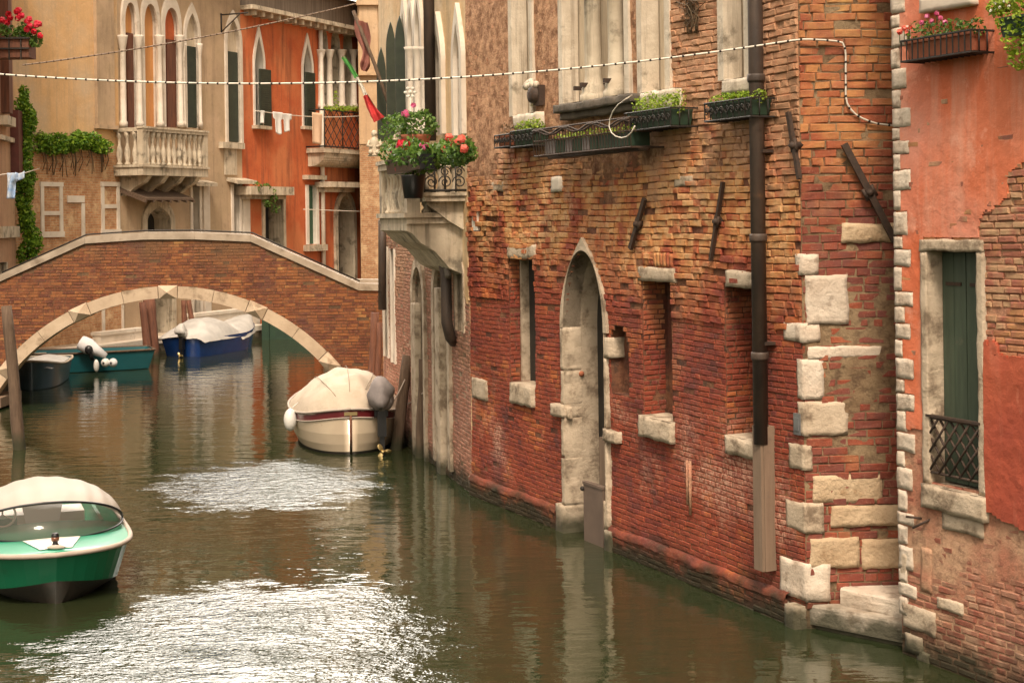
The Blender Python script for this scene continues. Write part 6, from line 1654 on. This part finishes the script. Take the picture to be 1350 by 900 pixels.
f2 = thing('tricolour_flag', tuple(P(503, 155, 27.4)), 'narrow twisted green, white and red flag hanging beside the balcony shutters', 'flag')
mb = MB(); pth = [P(452, 75, 27.8), P(460, 86, 27.7), P(470, 102, 27.6)]; cloth(mb, pth, .09, Vector((.7,0,.5)), fold=.02); mb.build('green_band', simple('green_cloth', (.05,.22,.04), None, .9, 4, .002), f2)
mb = MB(); cloth(mb, [P(470,102,27.6), P(477,114,27.6), P(483,128,27.6)], .08, Vector((.7,0,.5)), fold=.02); mb.build('white_band', simple('white_cloth', (.70,.66,.58), None, .9, 4, .002), f2)
mb = MB(); cloth(mb, [P(481,126,27.5), P(487,138,27.5), P(494,150,27.4), P(500,158,27.4)], .16, Vector((.8,0,.4)), fold=.05, wfn=lambda u: .6+.9*u); mb.build('red_band', simple('red_cloth', (.50,.035,.035), (.4,.03,.03), .9, 4, .002), f2)
mb = MB(); mb.tube([P(452,74,27.8), P(505,160,27.5)], .02, 5); mb.build('flag_pole', M['wood'], f2)
# ivy ---------------------------------------------------------------
iv = thing('ivy_column', tuple(FL.p(FL.L, .4, 0)), 'thick column of bright green ivy climbing the corner beside the pinkish house', 'ivy')
mb = MB(); rr = random.Random(2)
for k in range(30):
    f = k/29; y = 125+(340-125)*f; x = 34+3*math.sin(f*9)+(4 if f > .85 else 0)-6*(f < .1); wv = (8+3*math.sin(f*13+1)+5*f)*(.5 if f < .06 else 1)
    c = P(x+rr.uniform(-3, 3), y, 41.9); leaves(mb, c, wv/2000*41.9*1.2, .35, .33, 220, .085, seed=k)
mb.build('foliage', M['ivy'], iv); mb = MB(); mb.tube([P(38,352,42), P(34,250,42), P(30,130,42)], .05, 6); mb.build('stem', M['wood'], iv)
iv2 = thing('ivy_ledge', tuple(FF.p(s_of(95), FF.hit(95, 205)[1], 0)), 'band of green creeper spilling over the brick below the ochre plaster', 'ivy')
mb = MB()
for k in range(24):
    f = k/23; x = 52+86*f; y = 186+4*math.sin(f*7)+(6*f); a = FF.hit(x, y, .15); c = FF.p(a[0], a[1], .15); leaves(mb, c, .28, .28, .40-.12*f, 150, .09, seed=100+k, droop=.3)
mb.build('foliage', M['ivy'], iv2)
mb = MB()
for k in range(34):
    x = 52+88*rr.random(); a = FF.hit(x, 198, .1); L_ = rr.uniform(.2, .8); mb.tube([FF.p(a[0], a[1], .12), FF.p(a[0]+.06, a[1]-L_*.5, .14), FF.p(a[0]+rr.uniform(-.1,.2), a[1]-L_, .08)], .014, 4)
mb.build('dry_strands', M['dry'], iv2)
sm = thing('small_bush', tuple(FF.p(s_of(350), FF.hit(358, 246)[1], .4)), 'small dark green plant growing over the door canopy of the rust red house', 'plant')
mb = MB(); 
for x, y in ((340,245),(352,246),(358,252),(360,262),(352,268),(363,275)): a = FF.hit(x, y, .5); leaves(mb, FF.p(*a, .5), .22, .22, .2, 70, .07, seed=x)
mb.build('foliage', M['leaf'], sm)
bp_ = thing('balcony_plants', tuple(FF.p(s_of(450), FF.hit(450, 146)[1], .8)), 'row of low yellow green plants on the lattice balcony of the rust red house', 'plants')
mb = MB(); 
for x in range(430, 474, 5): a = FF.hit(x, 143, .8); leaves(mb, FF.p(*a, .8), .2, .2, .14, 60, .06, seed=x)
a = FF.hit(443, 130, .8); leaves(mb, FF.p(*a, .8), .12, .12, .35, 70, .06, seed=1)
mb.build('foliage', M['leafy'], bp_)
# red geranium box at top left
gl = thing('geranium_box', tuple(P(20, 75, 38.5)), 'wooden box of bright red geraniums at the top left corner', 'flower box')
mb = MB(); c = P(14, 62, 38.6); mb.box(c.x-.9, c.y-.3, c.z-.30, c.x+.55, c.y+.3, c.z+.18); mb.build('box', M['woodred'], gl)
mb = MB(); 
for k in range(5): mb.box(c.x-.85+k*.3, c.y-.34, c.z-.36, c.x-.82+k*.3, c.y-.3, c.z+.22)
mb.box(c.x-.92, c.y-.36, c.z+.16, c.x+.58, c.y-.31, c.z+.20); mb.box(c.x-.92, c.y-.36, c.z-.1, c.x+.58, c.y-.31, c.z-.06); mb.build('rack', M['blackiron'], gl)
mb = MB()
for x, y in ((5,40),(15,42),(25,44),(35,42),(44,45),(48,56),(40,54),(30,38)): leaves(mb, P(x, y, 38.5), .2, .25, .2, 130, .07, seed=x)
mb.build('foliage', M['leaf'], gl)
mb = MB(); blooms(mb, [P(x+rr.uniform(-3,3), y+rr.uniform(-3,3), 38.3) for x, y in ((3,28),(10,20),(12,30),(20,18),(24,14),(26,24),(33,30),(38,26),(42,34),(50,36),(54,34),(38,38),(53,44),(46,28),(15,24),(30,20),(44,40),(22,26))], .12, petals=18); mb.build('flowers', M['red_fl'], gl)

# ================================================================= LAUNDRY
def hang(Fc, px, d, mat, label, kind='shirt', notch=True, seed=0):
    s0, s1, z0, z1 = Fc.rect(*px, d=d); sd = seed
    def fn(u, v):
        s_ = s0+(s1-s0)*u; z_ = z1+(z0-z1)*v
        if kind == 'shirt':
            w_ = 1 if v < .35 else .62; s_ = (s0+s1)/2+(s_-(s0+s1)/2)*w_
        if kind == 'legs': s_ += .0
        return Fc.p(s_, z_+.05*vn((u*2, sd, 0))*v*2, d+.05*math.sin(u*8+sd)*v+.02)
    mb = MB(); mb.grid(fn, 14, 14, 0, True, .5)
    if kind == 'legs':
        pass
    o = mb.build(kind if kind != 'legs' else 'trousers', mat, None, tuple(Fc.p((s0+s1)/2, z1, d))); m_ = o.modifiers.new('Solidify', 'SOLIDIFY'); m_.thickness = .012
    return tag(o, label, 'laundry', 'laundry hanging on the rust red house')
wc = simple('white_laundry', (.72,.70,.67), (.62,.60,.58), .9, 4, .002); pc_ = simple('peach_laundry', (.72,.50,.34), (.64,.44,.30), .9, 4, .002)
hang(FF, (359, 148, 372, 176), .9, wc, 'white shirt on the washing line, left of the pair', 'shirt', seed=1)
hang(FF, (370, 150, 384, 174), .9, wc, 'white shirt on the washing line, right of the pair', 'shirt', seed=2)
hang(FF, (411, 149, 424, 190), .9, pc_, 'long peach coloured towel hanging beside the drain pipe', 'towel', seed=3)
hang(FF, (343, 146, 348, 163), .9, wc, 'small white cloth pegged in front of the dark shutter', 'cloth', seed=4)
mb = MB(); a = FF.hit(335, 146, .9); b = FF.hit(478, 153, .9)
mb.tube([FF.p(a[0]+(b[0]-a[0])*k/12, a[1]+(b[1]-a[1])*k/12-.12*math.sin(math.pi*k/12), .9) for k in range(13)], .02, 4); tag(mb.build('washing_line', M['cable'], None, tuple(FF.p(*a, .9))), 'thin washing line with white laundry across the rust red house', 'washing line')
mb = MB(); a = FF.hit(400, 276, .6); b = FF.hit(478, 279, .6)
mb.tube([FF.p(a[0]+(b[0]-a[0])*k/8, a[1]+(b[1]-a[1])*k/8, .6) for k in range(9)], .02, 4); tag(mb.build('overhead_cable', M['cable'], None, tuple(FF.p(*a, .6))), 'thin white cable low across the window with bright green shutter', 'cable')
bc = simple('pale_blue_laundry', (.22,.36,.60), (.48,.54,.62), .9, 6, .002)
cl_ = MB(); Pp = lambda x, y: P(x, y, 37.0)
def fn(u, v):
    x = 9+(23-9)*u; y = 228+(262-228)*v
    if v > .3: x = 9+(20-9)*u
    p = Pp(x, y); return p+Vector((0, .06*math.sin(u*7+v*3), 0))
cl_.grid(fn, 10, 14, 0, True); cl_.grid(lambda u, v: Pp(20+12*u, 227+9*v+2*math.sin(u*4))+Vector((0,.05*math.sin(u*9),0)), 8, 5, 0, True)
o = cl_.build('shirt', bc, None, tuple(Pp(15, 228))); o.modifiers.new('Solidify', 'SOLIDIFY').thickness = .012; tag(o, 'pale blue and white shirt hanging in front of the ivy column', 'laundry')
mb = MB(); mb.tube([P(-30, 236, 36.5), P(10, 229, 37.05), P(30, 229, 38), P(52, 222, 41)], .012, 4); tag(mb.build('washing_line', M['cable'], None, tuple(P(10, 229, 37))), 'short line carrying the pale blue shirt at the left edge', 'washing line')

# ================================================================= STRUNG CABLES
def beaded(pts, r, pitch, name, label, mat='cable', loc=None, dark='blackiron'):
    # resample
    P_ = [Vector(p) for p in pts]; out = [P_[0]]; step = .02
    seg = []; 
    for a, b in zip(P_[:-1], P_[1:]):
        k = max(1, int((b-a).length/step)); seg += [a.lerp(b, i/k) for i in range(k)]
    seg.append(P_[-1]); mb = MB(); acc = 0; last = seg[0]; nxt = pitch/2
    mb.tube(seg[::3]+[seg[-1]], r, 6, 0)
    d = 0
    for a, b in zip(seg[:-1], seg[1:]):
        d += (b-a).length
        if d > nxt: t = (b-a).normalized(); mb.tube([a-t*r*1.1, a+t*r*1.0], r*1.22, 6, 1); nxt += pitch*rng.uniform(.88, 1.12)
    o = mb.build(name, [M[mat], M[dark]], None, tuple(seg[0])); return tag(o, label, 'cable')
def sag(a, b, s_, n=40): return [a.lerp(b, k/n)-Vector((0,0,s_*4*(k/n)*(1-k/n))) for k in range(n+1)]
A1 = FM.p(*FM.hit(1045, 53, .06), .06)
a_ = P(-60, 96, 16.2); z_mid = P(480, 107, 15.4)
path = []
for k in range(61):
    f = k/60; x = -60+(1045+60)*f; Yk = 16.2+(A1.y-16.2)*f
    # quadratic through (0,98) (480,108) (1045,53)
    y = 98*((x-480)*(x-1045))/((0-480)*(0-1045)) + 108*((x-0)*(x-1045))/((480)*(480-1045)) + 53.5*(x*(x-480))/((1045)*(1045-480))
    path.append(P(x, y, Yk))
e = lambda x, y, d=.05: FE.p(*FE.hit(x, y, d), d)
path += [e(1062, 52), e(1085, 53), e(1108, 55), e(1113, 58), e(1115, 70), e(1115, 100), e(1115, 130), e(1118, 140), e(1126, 150), e(1140, 158), e(1155, 163), e(1178, 166)]
beaded(path, .0095, .112, 'strung_cable', 'white cable with dark clips crossing the canal and turning down the end wall')
path = sag(P(20, 88, 24), P(480, 5, 26), .0, 30); path = []
for k in range(41):
    f = k/40; x = 30+(470-30)*f; y = 86*((x-230)*(x-470))/((30-230)*(30-470)) + 56*((x-30)*(x-470))/((200)*(230-470)) + 5*((x-30)*(x-230))/((440)*(240)); path.append(P(x, y, 26+3*f))
beaded(path, .012, .12, 'strung_cable', 'thinner dotted cable rising across the ochre house to the roof of the rust red house', 'pipecover', dark='wood')

# ================================================================= LIGHT
w = bpy.data.worlds.new('World'); SC.world = w; w.use_nodes = True; nt = w.node_tree; nt.nodes.clear(); n = N(nt)
SUN_EL, SUN_AZ = math.radians(55), math.radians(182)   # azimuth clockwise from +Y
sky = n.n('ShaderNodeTexSky'); sky.sky_type = 'NISHITA'; sky.sun_disc = False; sky.sun_elevation = SUN_EL; sky.sun_rotation = SUN_AZ; sky.air_density = 1.2; sky.dust_density = 5
hs = n.n('ShaderNodeHueSaturation'); hs.inputs['Saturation'].default_value = .3; n.l(sky.outputs[0], hs.inputs['Color'])
tint = n.mix(1.0, hs.outputs[0], (1.0, .86, .68), 'MULTIPLY')
# unseen bright patch added to the sky ahead, to whiten the water glints
dv = n.n('ShaderNodeTexCoord').outputs['Generated']; dt = n.n('ShaderNodeVectorMath', operation='DOT_PRODUCT'); n.l(dv, dt.inputs[0]); dt.inputs[1].default_value = Vector((-.18, .80, .57)).normalized()
cf = n.math('ADD', dt.outputs['Value'], n.rmap(n.noise(dv, 3, 4), .3, .7, -.07, .07))
cf = n.rmap(cf, .83, .95, .7, 15.0)
vm = n.n('ShaderNodeVectorMath', operation='SCALE'); n.l(tint, vm.inputs[0]); n.l(cf, vm.inputs['Scale']); tint = vm.outputs[0]
bg = n.n('ShaderNodeBackground'); bg.inputs['Strength'].default_value = .15; n.l(tint, bg.inputs['Color'])
out = n.n('ShaderNodeOutputWorld'); n.l(bg.outputs[0], out.inputs['Surface'])
L_ = bpy.data.lights.new('sun', 'SUN'); L_.energy = 1.5; L_.angle = math.radians(12); L_.color = (1, .83, .66)
so = bpy.data.objects.new('sun', L_); C.objects.link(so)
dirv = Vector((math.sin(SUN_AZ)*math.cos(SUN_EL), math.cos(SUN_AZ)*math.cos(SUN_EL), math.sin(SUN_EL)))
so.rotation_euler = (-dirv).to_track_quat('-Z', 'Y').to_euler(); so.location = dirv*50
vs = SC.view_settings; vs.view_transform = 'Standard'; vs.look = 'None'; vs.exposure = 1.08; vs.gamma = 1; vs.use_curve_mapping = False
SC.cycles.max_bounces = 6; SC.cycles.diffuse_bounces = 3; SC.cycles.glossy_bounces = 3; SC.cycles.transparent_max_bounces = 8
SC.cycles.caustics_reflective = False; SC.cycles.caustics_refractive = False; SC.cycles.use_denoising = True
